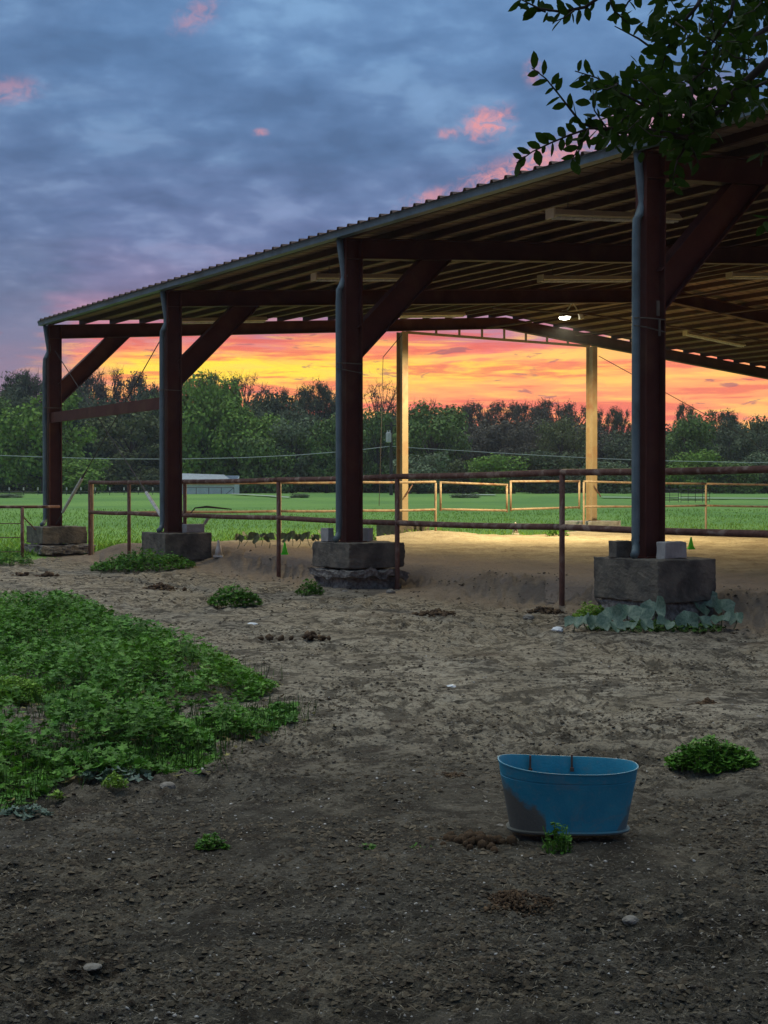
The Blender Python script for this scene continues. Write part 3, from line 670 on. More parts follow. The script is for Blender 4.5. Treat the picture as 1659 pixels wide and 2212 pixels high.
p = G(472, 1203); cone('dusty white cone beside the third footing', p[0], p[1], p[2]+.02, .31, 'white_plastic')
p = W(13.9, 19.7); cone('white cone with a black letter A at the far edge of the sand', p[0], p[1], .38, .33, 'white_plastic', True)

# ------------------------------------------------------------------ blue feed tub
def tub():
    c0 = G(1229, 1800, 0.0); t = thing('feed_tub', 'blue plastic feed tub with a flat front and muddy lower left side', 'tub', (c0[0]-.014, 6.09, .03), radians(-2)); t.scale = (1.02, 1, .955)
    n = 72
    def ring(z, a, bf, bb, wob=0.0):
        P = []
        for i in range(n):
            th = 2*pi*i/n; cx, sy = cos(th), sin(th); b = bb if sy > 0 else bf
            ex = 2/3.0 if sy < 0 else 2/2.2
            x = a*math.copysign(abs(cx)**(2/2.5), cx); y = b*math.copysign(abs(sy)**ex, sy)
            P.append((x, y, z+wob*(.010*cos(th*2)-.012*cx+.008*sin(th))))
        return P
    prof = [(0.004,.225,.115,.14),(.010,.262,.148,.170),(.018,.264,.150,.171),(.022,.250,.136,.158),(.15,.272,.142,.170),(.246,.290,.149,.184),(.248,.288,.147,.182),(.252,.288,.147,.182),(.254,.291,.150,.185),(.298,.297,.153,.189),(.300,.301,.156,.192),(.305,.301,.156,.192),(.305,.296,.151,.187),(.292,.290,.146,.182),(.15,.265,.136,.164),(.035,.240,.128,.148)]
    V = []; F = []
    for z, a, bf, bb in prof: V += ring(z, a, bf, bb, 1.0*(z/.3)**2)
    m = len(prof)
    for k in range(m-1):
        for i in range(n): F.append((k*n+i, k*n+(i+1) % n, (k+1)*n+(i+1) % n, (k+1)*n+i))
    F.append(tuple((m-1)*n+i for i in range(n))); F.append(tuple(reversed(range(n))))
    mt = bpy.data.materials.new('muddy_blue_plastic'); mt.use_nodes = True; k = NT(mt.node_tree); bs = k.n['Principled BSDF']
    tc = k.new('ShaderNodeTexCoord'); sp = k.new('ShaderNodeSeparateXYZ'); k.l.new(tc.outputs['Object'], sp.inputs[0]); x, y, z = sp.outputs
    nn = k.noise(tc.outputs['Object'], 14, 5, .6); n2 = k.noise(tc.outputs['Object'], 5, 5, .6, .5)
    col = k.mix(k.sstep(n2, .35, .7), (.014,.21,.32,1), (.030,.27,.38,1))
    col = k.mix(k.m('MULTIPLY', k.sstep(k.noise(tc.outputs['Object'], 40, 4, .7), .50, .75), .45), col, (.12,.22,.28,1))
    col = k.mix(k.m('MULTIPLY', k.sstep(k.noise(tc.outputs['Object'], 7, 6, .7, 1.2), .5, .66), .30), col, (.16,.19,.19,1))
    # mud splashed up the left side and the lower right corner
    dx_ = k.m('MAXIMUM', k.m('SUBTRACT', -.10, x), 0.0)
    lim = k.m('SUBTRACT', k.m('MULTIPLY', k.m('POWER', dx_, .62), .60), k.m('MULTIPLY', k.m('LESS_THAN', dx_, .001), .2))
    mask = k.sstep(k.m('SUBTRACT', k.m('ADD', lim, k.m('MULTIPLY', k.m('SUBTRACT', nn, .5), .16)), k.m('SUBTRACT', z, .03)), -.03, .035)
    limr = k.m('MULTIPLY', k.m('SUBTRACT', x, .20), 2.0)
    maskr = k.sstep(k.m('SUBTRACT', k.m('ADD', limr, k.m('MULTIPLY', k.m('SUBTRACT', nn, .5), .08)), k.m('SUBTRACT', z, .02)), -.01, .015)
    mk_ = k.m('MULTIPLY', k.m('MAXIMUM', k.m('MULTIPLY', mask, .9), k.m('MULTIPLY', maskr, .6)), k.m('SUBTRACT', 1.0, k.sstep(z, .20, .30)))
    mk_ = k.m('MAXIMUM', mk_, k.m('MULTIPLY', k.m('SUBTRACT', 1.0, k.sstep(z, .008, .03)), .85))
    col = k.mix(mk_, col, k.mix(nn, (.075,.060,.038,1), (.15,.125,.085,1)))
    k.put(bs.inputs['Base Color'], col); bs.inputs['Roughness'].default_value = .5; bs.inputs['Specular IOR Level'].default_value = .35
    k.put(bs.inputs['Roughness'], k.m('ADD', k.m('MULTIPLY', nn, .25), k.m('ADD', k.m('MULTIPLY', mk_, .3), .35)))
    bp = k.new('ShaderNodeBump'); bp.inputs['Distance'].default_value = .0015; k.l.new(k.noise(tc.outputs['Object'], 90, 3, .6), bp.inputs['Height']); k.l.new(bp.outputs[0], bs.inputs['Normal'])
    M['tubm'] = mt
    bm_t = MB().add(V, F).mesh('body', True); bm_t.set_sharp_from_angle(angle=radians(28)); link('body', bm_t, 'tubm', t)
    for x, y in ((-.15, .150), (.035, .172)):
        link('clip', MB().box((x-.004,y-.004,.250), (x+.004,y+.006,.312)).box((x-.008,y-.014,.235), (x+.008,y-.004,.252)).mesh('clip'), 'rust_pipe', t)
tub()

# ------------------------------------------------------------------ small growth and debris
def lobed_leaf(n=5, cup=.22):
    V = [(0,0,0)]; 
    m = n*2
    for i in range(m+1):
        a = radians(-155+310*i/m); r = 1.0 if i % 2 else .66
        if i in (0, m): r = .45
        V.append((sin(a)*r, cos(a)*r, cup*r*r*(.6+.5*(i % 2))-.05*abs(cos(a*2.5))))
    F = [(0, i, i+1) for i in range(1, m+1)]; return np.array(V)*.5, np.array(F)
LV, LF = lobed_leaf()
def in_px(poly, n, zmin=0.0, zmax=0.0):      # random ground points inside an outline seen in the photograph
    xs = [p[0] for p in poly]; ys = [p[1] for p in poly]; out = []
    P = np.array([G(px, py, 0.0)[:2] for px, py in poly]); lo = P.min(0); hi = P.max(0); got = np.zeros((0, 2))
    while len(got) < n:
        q = rng.uniform(lo, hi, (n*3, 2)); q = q[inpoly(q[:, 0], q[:, 1], [tuple(p) for p in P])]; got = np.concatenate([got, q])
    return got[:n]
PATCH = [(-120,1345),(0,1335),(60,1318),(200,1326),(300,1370),(380,1400),(470,1432),(560,1472),(600,1495),(560,1515),(410,1530),(330,1548),(450,1562),(520,1552),(640,1528),(640,1560),(560,1598),(450,1600),(470,1640),(430,1672),(300,1680),(150,1688),(60,1740),(-120,1790)]
HOLES = [[(-10,1545),(90,1520),(120,1575),(75,1650),(-10,1600)],[(130,1640),(190,1600),(170,1560),(120,1590)],[(380,1445),(450,1462),(420,1480),(350,1468)]]
def leaf_mass(pts, hfun, sz, seed, per=1.0):
    n = len(pts); r = np.random.default_rng(seed)
    g = T(pts[:, 0], pts[:, 1]); h = hfun(pts)*(.15+.85*r.uniform(0, 1, n)**.7)
    P = np.stack([pts[:, 0], pts[:, 1], g+h], 1)
    R = rotm(r.uniform(0, 2*pi, n), np.abs(r.normal(0, .55, n)), r.uniform(0, 2*pi, n))
    return scatter(LV, LF, P, R, r.uniform(sz*.55, sz*1.25, n))
def stems(pts, hfun, seed, w=.004):
    r = np.random.default_rng(seed); n = len(pts); g = T(pts[:, 0], pts[:, 1]); h = hfun(pts)*r.uniform(.6, 1, n)
    V = np.array([(-.5,0,0),(.5,0,0),(.5,0,1),(-.5,0,1)]); F = np.array([(0,1,2,3)])
    R = rotm(r.uniform(0, 2*pi, n), r.normal(0, .35, n), np.zeros(n))
    return scatter(V, F, np.stack([pts[:, 0], pts[:, 1], g], 1), R, np.stack([np.full(n, w), np.full(n, w), h], 1))
def edge_h(poly, hmax):
    P = np.array([G(px, py, 0.0)[:2] for px, py in poly])
    def f(pts):
        d = np.full(len(pts), 9.)
        for i in range(len(P)):
            a, b = P[i], P[(i+1) % len(P)]; ab = b-a; t = np.clip(((pts-a) @ ab)/(ab @ ab+1e-9), 0, 1); d = np.minimum(d, np.linalg.norm(pts-(a+t[:, None]*ab), axis=1))
        return hmax*(.22+.78*ss(d/.45))*(.12+1.1*ss((fbm(pts[:, 0]*2.2, pts[:, 1]*2.2, 3, 15)-.28)*2.2))
    return f
pts = in_px(PATCH, 44000)
for hpoly in HOLES:
    H = [G(px, py, 0.0)[:2] for px, py in hpoly]; pts = pts[~inpoly(pts[:, 0], pts[:, 1], H)]
dens = fbm(pts[:, 0]*1.1, pts[:, 1]*1.1, 3, 88); pts = pts[(dens+rng.uniform(-.10, .10, len(pts))) > .38]
hf = edge_h(PATCH, .30)
V, F = leaf_mass(pts, hf, .060, 3)
o = link('weed_patch', npmesh('weed_patch', V, F), 'mallow'); tag(o, 'low spreading patch of green lobed-leaf weeds on the left of the yard', 'weeds', kind='stuff')
pd = pts[::12]+rng.normal(0, .12, pts[::12].shape)
V, F = leaf_mass(pd, lambda q: hf(q)*.25+.01, .05, 23)
o = link('dead_leaves', npmesh('dead_leaves', V, F), 'deadleaf'); tag(o, 'yellow and brown dead leaves lying in the weed patch', 'leaves', kind='stuff')
pg = pts[(fbm(pts[:, 0]*.9, pts[:, 1]*.9, 2, 222) > .55)][::2]; ng = len(pg); gh = rng.uniform(.07, .17, ng)
V, F = scatter(np.array([(-.5,0,0),(.5,0,0),(.35,.1,.6),(-.1,.28,1.0)]), np.array([(0,1,2),(0,2,3)]), np.stack([pg[:, 0]+rng.normal(0,.1,ng), pg[:, 1]+rng.normal(0,.1,ng), T(pg[:, 0], pg[:, 1])], 1), rotm(rng.uniform(0,6.28,ng), rng.normal(0,.3,ng), np.zeros(ng)), np.stack([np.full(ng,.005), gh*.35, gh], 1))
o = link('patch_grass', npmesh('patch_grass', V, F), 'grassdark'); tag(o, 'green grass blades growing through the weed patch', 'grass', kind='stuff')
V, F = stems(pts[::9], lambda q: hf(q)*.8, 5, .003)
o = link('weed_stems', npmesh('weed_stems', V, F), 'mallow'); tag(o, 'thin green stalks among the lobed-leaf weeds on the left', 'weeds', kind='stuff')
def clump(label, px, py, wpx, h, n, sz, m_='mallow', name='weed_clump', aspect=.6):
    x, y, z = G(px, py); w = wpx/F_PX*y/2; r = np.random.default_rng(int(px*7+py)); a = r.uniform(0, 2*pi, n); q = np.sqrt(r.uniform(0, 1, n))
    pts = np.stack([x+np.cos(a)*q*w, y+np.sin(a)*q*w*aspect+w*aspect*.6], 1)
    hh = lambda P: h*(1.05-.8*np.clip(((P[:, 0]-x)/w)**2+((P[:, 1]-y-w*aspect*.6)/(w*aspect))**2, 0, 1))*(.45+.8*fbm(P[:, 0]*11, P[:, 1]*11, 3, 3))
    t = thing(name, label, 'weed', (x, y, z)); off = np.array([x, y, z])
    V, F = leaf_mass(pts, hh, sz, int(px)); o = link('foliage', npmesh('foliage', V-off, F), m_, t, kind='stuff')
    V, F = stems(pts[::3], hh, int(px)+1, .005); o = link('stems', npmesh('stems', V-off, F), m_, t, kind='stuff')
    return t
clump('leafy green weed clump at the right edge, behind the blue tub', 1548, 1672, 200, .19, 1100, .045)
clump('isolated low green weed clump in the middle of the yard, left of the second footing', 503, 1312, 120, .30, 700, .07)
clump('small green weed clump at the left foot of the second footing', 668, 1288, 62, .26, 320, .06)
clump('low dark green weeds spreading in front of the third footing', 300, 1234, 230, .38, 1500, .085)
clump('small bright green seedling clump in the lower left of the dark soil', 455, 1848, 76, .09, 110, .035)
clump('tiny green sprig on the dark soil, left of the dung balls', 797, 1852, 56, .05, 45, .03)
clump('small rounded-leaf sprig beside the dung balls', 900, 1853, 76, .05, 60, .035)
clump('upright green weed right in front of the blue tub', 1208, 1858, 66, .17, 130, .026)
clump('thin grassy tuft at the foot of the nearest footing', 1280, 1345, 80, .26, 420, .05, 'grassblade')
clump('pale silvery weed at the left edge below the big patch', 45, 1775, 110, .06, 60, .05, 'squash')
clump('broad pale leaves sprouting below the big weed patch', 245, 1690, 150, .07, 45, .075, 'squash')
clump('tiny yellowish sprout below the left weed patch', 118, 1735, 40, .05, 30, .03, 'grassblade')
clump('dark green low weeds under the left dark fence', 12, 1222, 110, .38, 500, .07)
clump('green weeds beside the left far footing at the arena edge', 790, 1172, 50, .4, 220, .08)
clump('green weeds left of the right far footing at the sand edge', 1205, 1160, 50, .3, 200, .08)

clump('long grass tufts growing at the left edge of the weed patch', 15, 1520, 150, .20, 2600, .03, 'grassblade')
clump('thin light green grass under the broad pale leaves below the patch', 245, 1705, 60, .10, 160, .02, 'grassblade')
# big-leaved squash plants
def big_leaf():
    V = [(0,0,0)]; F = []; n = 20
    for k, s in enumerate((.5, 1.0)):
        for i in range(n+1):
            a = radians(-160+320*i/n); lob = 1+.07*cos(a*5)+(.10 if i == n//2 else 0)
            rr = s*lob*(.72 if i in (0, n) else 1)
            V.append((sin(a)*rr*.5, (cos(a)*rr)*.5, .20*s*s*abs(sin(a))**.7-.08*s*s*cos(a*3)+.035*s*cos(a*9)))
    for i in range(1, n+1): F += [(0, i, i+1), (0, i, i+1)][:1]
    Q = [(i, n+1+i, n+2+i, i+1) for i in range(1, n+1)]
    b = MB().add(V, F); b.f += Q; return b.mesh('leaf', True)
BL = big_leaf()
def squash(label, leaves, m_, szs, name='squash_plant'):
    x0, y0, z0 = G(*leaves[0][:2]); t = thing(name, label, 'plant', (x0, y0, z0)); me = BL.copy(); me.materials.append(M[m_]); st = MB(); r = np.random.default_rng(len(leaves))
    for i, L in enumerate(leaves):
        px, py, s, lift = L; gx, gy, gz = G(px, py+lift*F_PX/16.); X, Y, Z = at(px, py, gy)
        o = link('leaf', me, None, t, (X-x0, Y-y0, Z-z0), (radians(r.uniform(22, 68)), radians(r.uniform(-30, 30)), radians(r.uniform(-45, 45)))); o.scale = (s*szs,)*3
        st = MB(); st.tube([(X-x0, Y-y0+.02, Z-z0), (X-x0+.02, Y-y0+.08, (Z+gz)/2-z0), (X-x0+r.uniform(-.08,.08), Y-y0+.1, gz-z0-.02)], .007, 5); link('stem', st.mesh('stem'), 'squash_dark', t)

zl = [(290,905,.8),(360,898,.8),(435,908,.75),(500,890,.8),(555,876,1.05),(665,846,1.1),(750,862,.95),(865,812,1.25),(990,786,1.35),(1110,768,1.5),(1215,775,1.3),(1330,800,1.15),(1090,900,.95),(1335,884,.85),(930,915,.75),(590,938,.7),(1440,880,.7),(690,930,.6),(1210,905,.7),(800,925,.6)]
squash('sprawling plant with large grey-green leaves at the foot of the nearest footing', [(1152+.3056*a, 1069.8+.3056*b, s, .10+.07*(s > 1)) for a, b, s in zl], 'squash', .27)
clump('dark low growth under the big grey-green leaves by the nearest footing', 1430, 1366, 310, .10, 1100, .06, 'grassdark')
fl = [(515+i*16.5, 1163-4*(i % 2)-(6 if i == 11 else 0), .9+.35*((i*7) % 5)/5, .12) for i in range(13)]
squash('row of dark green squash leaves at the sand edge behind the second column', fl, 'squash_dark', .23)

# grass blades at the near rim of the pasture
def blades():
    n = 42000; Y = 1/rng.uniform(1/75., 1/29.5, n); X = rng.uniform(-.31, .31, n)*Y; k = (fmask(X, Y) > .05); X, Y = X[k], Y[k]; n = len(X)
    V = np.array([(-.5,0,0),(.5,0,0),(.15,.25,.7),(.3,.6,1.0)]); F = np.array([(0,1,2),(0,2,3)])
    near_ = np.exp(-((Y-32)/8)**2); h = rng.uniform(.06, .16, n)+.10*near_*rng.uniform(0, 1, n)
    R = rotm(rng.uniform(0, 2*pi, n), rng.normal(0, .25, n), np.zeros(n)); w = .018+.0004*Y
    V, F = scatter(V, F, np.stack([X, Y, T(X, Y)-.01], 1), R, np.stack([w, h, h], 1))
    o = link('grass', npmesh('grass', V, F), 'grassblade'); tag(o, 'long green grass along the near rim of the pasture', 'grass', kind='stuff')
blades()

# clods, pebbles, straw over the yard
def spread(n, ylo=3.6, yhi=30.):
    Y = 1/rng.uniform(1/yhi, 1/ylo, n); X = rng.uniform(-.34, .34, n)*(Y+.5)
    c, e = ce(X, Y); k = (fmask(X, Y) < -.2) & (c < 1.6); return X[k], Y[k]
def debris(name, label, n, lo, hi, m_, sq, lift, grow=.03, clus=None):
    X, Y = spread(n); 
    if clus is not None:
        k = fbm(X*1.0, Y*1.0, 3, clus)+rng.uniform(-.08, .08, len(X)) > .5; X, Y = X[k], Y[k]
    m = len(X); s = (lo+(hi-lo)*rng.uniform(0, 1, m)**4)*(1+grow*Y)
    jit = ICO[None]*rng.uniform(.55, 1.3, (m, 12, 1)); R = rotm(rng.uniform(0, 6.28, m), rng.uniform(-.5, .5, m), rng.uniform(0, 6.28, m))
    L = jit*s[:, None, None]*np.array([1, 1, sq]); V = np.einsum('nij,nkj->nki', R, L)+np.stack([X, Y, T(X, Y)+relief(X, Y)+s*lift], 1)[:, None]
    F = ICF[None]+(np.arange(m)*12)[:, None, None]
    o = link(name, npmesh(name, V.reshape(-1, 3), F.reshape(-1, 3)), m_); tag(o, label, 'debris', kind='stuff')
debris('soil_clods', 'dark crumbs and clods of trampled soil over the yard', 46000, .0030, .013, 'clods', .55, .05, clus=101)
debris('pebbles', 'pale pebbles scattered over the yard', 5000, .0022, .008, 'pebbles', .5, .2)
def crumbs():
    OC = np.array([(1,0,0),(-1,0,0),(0,1,0),(0,-1,0),(0,0,1),(0,0,-.4)]); OCF = np.array([(0,2,4),(2,1,4),(1,3,4),(3,0,4),(2,0,5),(1,2,5),(3,1,5),(0,3,5)])
    X, Y = spread(60000, 4.0, 28); k = fbm(X*1.7, Y*1.7, 3, 131)+rng.uniform(-.12, .12, len(X)) > .47; X, Y = X[k], Y[k]; n = len(X)
    s = (.003+.010*rng.uniform(0, 1, n)**3)*(1+.07*Y); P = np.stack([X, Y, T(X, Y)+relief(X, Y)+s*.1], 1)
    V, F = scatter(OC, OCF, P, rotm(rng.uniform(0, 6.28, n), rng.normal(0, .3, n), rng.uniform(0, 6.28, n)), np.stack([s*rng.uniform(.7, 1.5, n), s, s*.6], 1))
    o = link('dung_crumbs', npmesh('dung_crumbs', V, F), 'crumb'); tag(o, 'brown crumbs of dung and soil trodden into the yard', 'debris', kind='stuff')
M['crumb'] = mat('dark_crumbs', (.050,.036,.022), (.10,.075,.048), 1.1, .97, island=(.16,.13,.085,.7))
crumbs()
def straw():
    X, Y = spread(9000, 3.6, 24); n = len(X); V = np.array([(-.5,-.5,0),(.5,-.5,0),(.5,.5,.15),(-.5,.5,.15)]); F = np.array([(0,1,2,3)])
    R = rotm(rng.uniform(0, 6.28, n), rng.normal(0, .22, n), np.zeros(n)); L = rng.uniform(.008, .034, n)
    V, F = scatter(V, F, np.stack([X, Y, T(X, Y)+relief(X, Y)+.008], 1), R, np.stack([.0009+.0002*Y, L, L*.4], 1))
    o = link('straw', npmesh('straw', V, F), 'straw'); tag(o, 'bits of dry straw and grass stalks scattered over the yard', 'debris', kind='stuff')
straw()
# low dry grass fuzz
# dung
def dung_pile(label, px, py, wpx, n, s, h, m_='dung'):
    x, y, z = G(px, py); w = wpx/F_PX*y/2; r = np.random.default_rng(int(px+py)); a = r.uniform(0, 6.28, n); q = np.abs(r.normal(0, .5, n)); w = w*(.75+.5*np.abs(np.sin(a*1.5+px))); t = thing('dung_pile', label, 'dung', (x, y, z))
    X = np.cos(a)*q*w; Yy = np.sin(a)*q*w*.75; Z = h*np.exp(-(q*1.6)**2)*r.uniform(.2, 1, n); sc = (.45+.9*r.uniform(0, 1, n)**2)*s
    jit = ICO[None]*r.uniform(.5, 1.35, (n, 12, 1)); L = jit*sc[:, None, None]*np.array([1, 1, .8]); R = rotm(r.uniform(0, 6.28, n), r.uniform(-1, 1, n), a)
    V = np.einsum('nij,nkj->nki', R, L)+np.stack([X, Yy, Z+sc*.3], 1)[:, None]; F = ICF[None]+(np.arange(n)*12)[:, None, None]
    link('heap', npmesh('heap', V.reshape(-1, 3), F.reshape(-1, 3), True), m_, t, kind='stuff'); return t
dung_pile('brown crumbled dung heap below the blue tub', 1110, 1958, 165, 2200, .0075, .04)
dung_pile('small dung pile in the middle of the yard', 672, 1382, 60, 45, .035, .05)
dung_pile('broken dung crumbs left of the middle dung pile', 582, 1383, 40, 14, .04, .02)
dung_pile('brown dung heap left of the isolated weed clump', 345, 1275, 95, 130, .035, .10)
dung_pile('old dark dung lump near the far left weeds', 105, 1246, 40, 26, .045, .06)
dung_pile('flat brown dung heap at the far left of the yard', 45, 1246, 60, 40, .045, .06)
dung_pile('reddish dung heap on the right side of the yard', 1530, 1530, 70, 120, .018, .05)
dung_pile('dark dung lump by the second footing', 945, 1330, 130, 160, .03, .05)
dung_pile('flattened dark dung patch in the middle of the yard', 975, 1690, 130, 260, .014, .03)
dung_pile('dung crumbs beside the foot of the nearest fence post', 1180, 1325, 110, 160, .03, .05)
bt = thing('dung_ball_heap', 'loose heap of round dung balls left of the blue tub', 'dung', tuple(np.array(G(1020, 1835))+np.array([0, 0, .008]))); bx, by, bz = G(1020, 1835)
bm_ = [rock_mesh('ball', 1.0, 200+i, .85, 2) for i in range(4)]
for m_ in bm_: m_.materials.append(M['dung']); m_.polygons.foreach_set('use_smooth', [True]*len(m_.polygons))
for i in range(85):
    a = random.uniform(0, 6.28); q = abs(random.gauss(0, .62)); s = random.uniform(.010, .024)
    o = link('ball', bm_[i % 4], None, bt, (cos(a)*q*.155, sin(a)*q*.12, s*.7+max(0, .028*(1-q)*random.random())), (random.random()*3, random.random()*3, random.random()*6)); o.scale = (s, s, s)
def stone(label, px, py, r, m_='stone', cat='stone', name='stone', sq=.55):
    x, y, z = G(px, py); o = link(name, rock_mesh(name, r, int(px), sq, 3), m_, None, (x, y, z+r*.25), (0, 0, px)); return tag(o, label, cat)
M['scrap'] = mat('white_plastic_scrap', (.62,.64,.64), rough=.5)
stone('white plastic scrap lying left of the big-leaved plant', 1205, 1364, .065, 'scrap', 'scrap', 'plastic_scrap', .5)
stone('small white shard in the middle of the yard', 975, 1487, .04, 'scrap', 'shard', 'white_shard', .4)
stone('flat white shard on the pale dirt beyond the weed patch', 545, 1352, .06, 'scrap', 'shard', 'white_shard', .3)
stone('pale stone at the right edge above the weed clump', 1644, 1558, .045); stone('grey rounded stone in the lower right dirt', 1365, 2006, .028)
stone('pale flat stone in front of the fence post', 1142, 1338, .07); stone('pinkish pebble against the left end of the tub', 1082, 1796, .026)
stone('white pebble next to the pinkish one by the tub', 1066, 1788, .02); stone('pale stone under the second footing, left one', 745, 1281, .06); stone('pale stone under the second footing, right one', 845, 1282, .07)
stone('grey stone at the lower edge of the left weed patch', 362, 1708, .04); stone('buried tan stone in the lower left soil', 198, 2105, .03, sq=.3)
stone('white chip right of the weed before the tub', 1240, 1868, .014, 'scrap', 'chip', 'white_chip'); stone('white chip in the lower left soil', 297, 2030, .012, 'scrap', 'chip', 'white_chip')
stone('white chip far right of the dung heap', 1422, 1912, .010, 'scrap', 'chip', 'white_chip')
def twig_(label, px, py, L, a):
    x, y, z = G(px, py); o = link('twig', MB().tube([(0,0,0),(L*.3,.01,.012),(L*.6,-.01,.01),(L,.02,.004)], [.0022,.0026,.002,.001], 5).mesh('twig'), 'straw', None, (x, y, z+.012), (0, 0, a)); tag(o, label, 'twig')
twig_('long pale twig in the lower right dirt', 1455, 2075, .16, .1); twig_('curved pale stalk near the bottom edge on the right', 1330, 2140, .09, -.3)
twig_('pale straight twig above the bright seedling clump', 415, 1778, .07, -.5); twig_('white curled stalk in the middle foreground', 690, 1898, .05, .2)

# ------------------------------------------------------------------ far things
pb = at(845, 912, 118.); gz = float(T(pb[0], 118.))
pole = thing('utility_pole', 'dark utility pole with a pale transformer in front of the tree line', 'utility pole', (pb[0], 118., gz))
link('post', MB().tube([(0,0,0),(0,0,pb[2]-gz)], [.16,.12], 8).mesh('post'), 'pole', pole)
link('transformer', MB().tube([(-.22,-.2,pb[2]-gz-1.75),(-.22,-.2,pb[2]-gz-1.7),(-.22,-.2,pb[2]-gz-.95),(-.22,-.2,pb[2]-gz-.88)], [.15,.24,.24,.12], 10).tube([(-.3,-.2,pb[2]-gz-.9),(-.32,-.2,pb[2]-gz-.7)], .06, 6).tube([(-.12,-.2,pb[2]-gz-.9),(-.10,-.2,pb[2]-gz-.7)], .06, 6).mesh('transformer'), 'grey_metal', pole)
link('crossarm', MB().box((-.55,-.22,pb[2]-gz-.35), (.5,-.12,pb[2]-gz-.25)).mesh('crossarm'), 'pole', pole)
def wire(label, pts, r=.028):
    q = [at(x, y, Y) for x, y, Y in pts]; o = link('service_wire', MB().tube(q, r, 4).mesh('service_wire'), 'wire'); tag(o, label, 'wire')
wire('pale overhead wire sagging from the left edge to the utility pole', [(-120,978,118),(0,984,118),(120,988.5,118),(240,991.5,118),(380,992,118),(520,989,118),(640,983.5,118),(760,974,118),(845,964,118)])
wire('pale overhead wire running from the utility pole to the right edge', [(845,964,118),(880,967,117),(1000,974,114),(1150,983,110),(1300,991,106),(1450,996,102),(1600,999,98),(1780,1001,95)], .022)
# shed
sx, sy = at(400, 1065, 128)[0], 128.; gz = float(T(sx, sy)); shed = thing('metal_shed', 'low white metal shed at the edge of the pasture, right of the third column', 'shed', (sx-2.2, sy, gz)); shed.scale = (.85, .85, .85)
z1, z0_ = .95, 1.15
for i in range(9):
    a = i*.88; link('wall_panel', MB().box((a,0,-.2), (a+.86,.05,z0_)).mesh('wall_panel'), 'shed_wall', shed)
link('back_wall', MB().box((0,5.0,-.2), (7.9,5.05,2.1)).mesh('back_wall'), 'shed_wall', shed)
link('end_wall', MB().sweep([(0,0),(5,0),(5,2.1),(0,z0_)], (7.9,0,-.1), (7.95,0,-.1), EY, UZ).mesh('end_wall'), 'shed_wall', shed)
link('end_wall', MB().sweep([(0,0),(5,0),(5,2.1),(0,z0_)], (-.05,0,-.1), (0,0,-.1), EY, UZ).mesh('end_wall'), 'shed_wall', shed)
link('roof', MB().add([(-.2,-.25,z0_),(8.1,-.25,z0_-.05),(6.2,5.2,2.15),(-.2,5.2,2.35),(-.2,-.25,z0_+.06),(8.1,-.25,z0_+.01),(6.2,5.2,2.21),(-.2,5.2,2.41)], [(3,2,1,0),(4,5,6,7),(0,1,5,4),(1,2,6,5),(2,3,7,6),(3,0,4,7)]).mesh('roof'), 'shed_roof', shed)
fr = MB().tube([(2.6,-1.2,.72),(8.0,-1.2,.72)], .03, 4)
for a in np.linspace(2.6, 8, 5): fr.tube([(a,-1.2,-.2),(a,-1.2,.75)], .035, 4)
fr.tube([(7.0,-1.2,-.1),(8.0,-1.2,.7)], .03, 4); o = link('shed_fence', fr.mesh('shed_fence'), 'cable', None, (sx-2.2, sy, gz)); o.scale = (.85, .85, .85); tag(o, 'dark pipe fence in front of the low white shed', 'fence')
# wire fence with white caps
wf = thing('wire_fence', 'thin wire fence with white-capped posts at the far left edge of the pasture', 'fence', (at(20,1070,120)[0], 120, 0))
x0 = at(20, 1070, 120)[0]; pm_ = MB().tube([(0,0,-.2),(0,0,.78)], .025, 4).mesh('post'); cp = MB().box((-.05,-.05,.74), (.05,.05,1.0)).mesh('cap')
for i in range(14):
    x = (i-1)*1.24; z = 1.24; link('post', pm_, 'pole', wf, (x, 0, z)); link('cap', cp, 'white_plastic', wf, (x, 0, z-.05))
link('wires', MB().tube([(-1.3,0,1.8),(15.,0,1.8)], .008, 3).tube([(-1.3,0,1.6),(15.,0,1.6)], .008, 3).mesh('wires'), 'wire', wf)
# gravel track
def track(label, pts, w, name='track'):
    V = []; F = []
    for i, (px, py) in enumerate(pts):
        x, y, z = G(px, py); V += [(x, y-w, float(T(x, y-w))+.12), (x, y+w, float(T(x, y+w))+.12)]
        if i: b = 2*i; F.append((b-2, b, b+1, b-1))
    o = structure(name, MB().add(V, F).mesh(name), 'gravel')
track('', [(500,1069.5),(540,1071.5),(580,1074),(625,1077.5)], 1.1); track('', [(1000,1071),(1070,1072)], 1.5)
track('', [(1300,1077),(1380,1078),(1450,1079),(1680,1080)], 1.0)
# round pen panels
for i, (px, w) in enumerate(((1452, 38), (1502, 62))):
    Y = 92.; x, _, _ = at(px, 1070, Y); g = float(T(x, Y)); t = thing('livestock_panel', ['dark livestock panel just right of the nearest column, the low one', 'taller dark livestock panel set beyond the far fence on the right'][i], 'panel', (x, Y+(.8 if i == 0 else 0), g)); hw = w/2/F_PX*Y; H = .85 if i == 0 else 1.1
    for z in np.linspace(.15, H, 5): link('bar', MB().tube([(-hw,0,z),(hw,0,z)], .02, 4).mesh('bar'), 'cable', t)
    for a in np.linspace(-hw, hw, 3 if i == 0 else 5): link('upright', MB().tube([(a,0,-.1),(a,0,H)], .022, 4).mesh('upright'), 'cable', t)

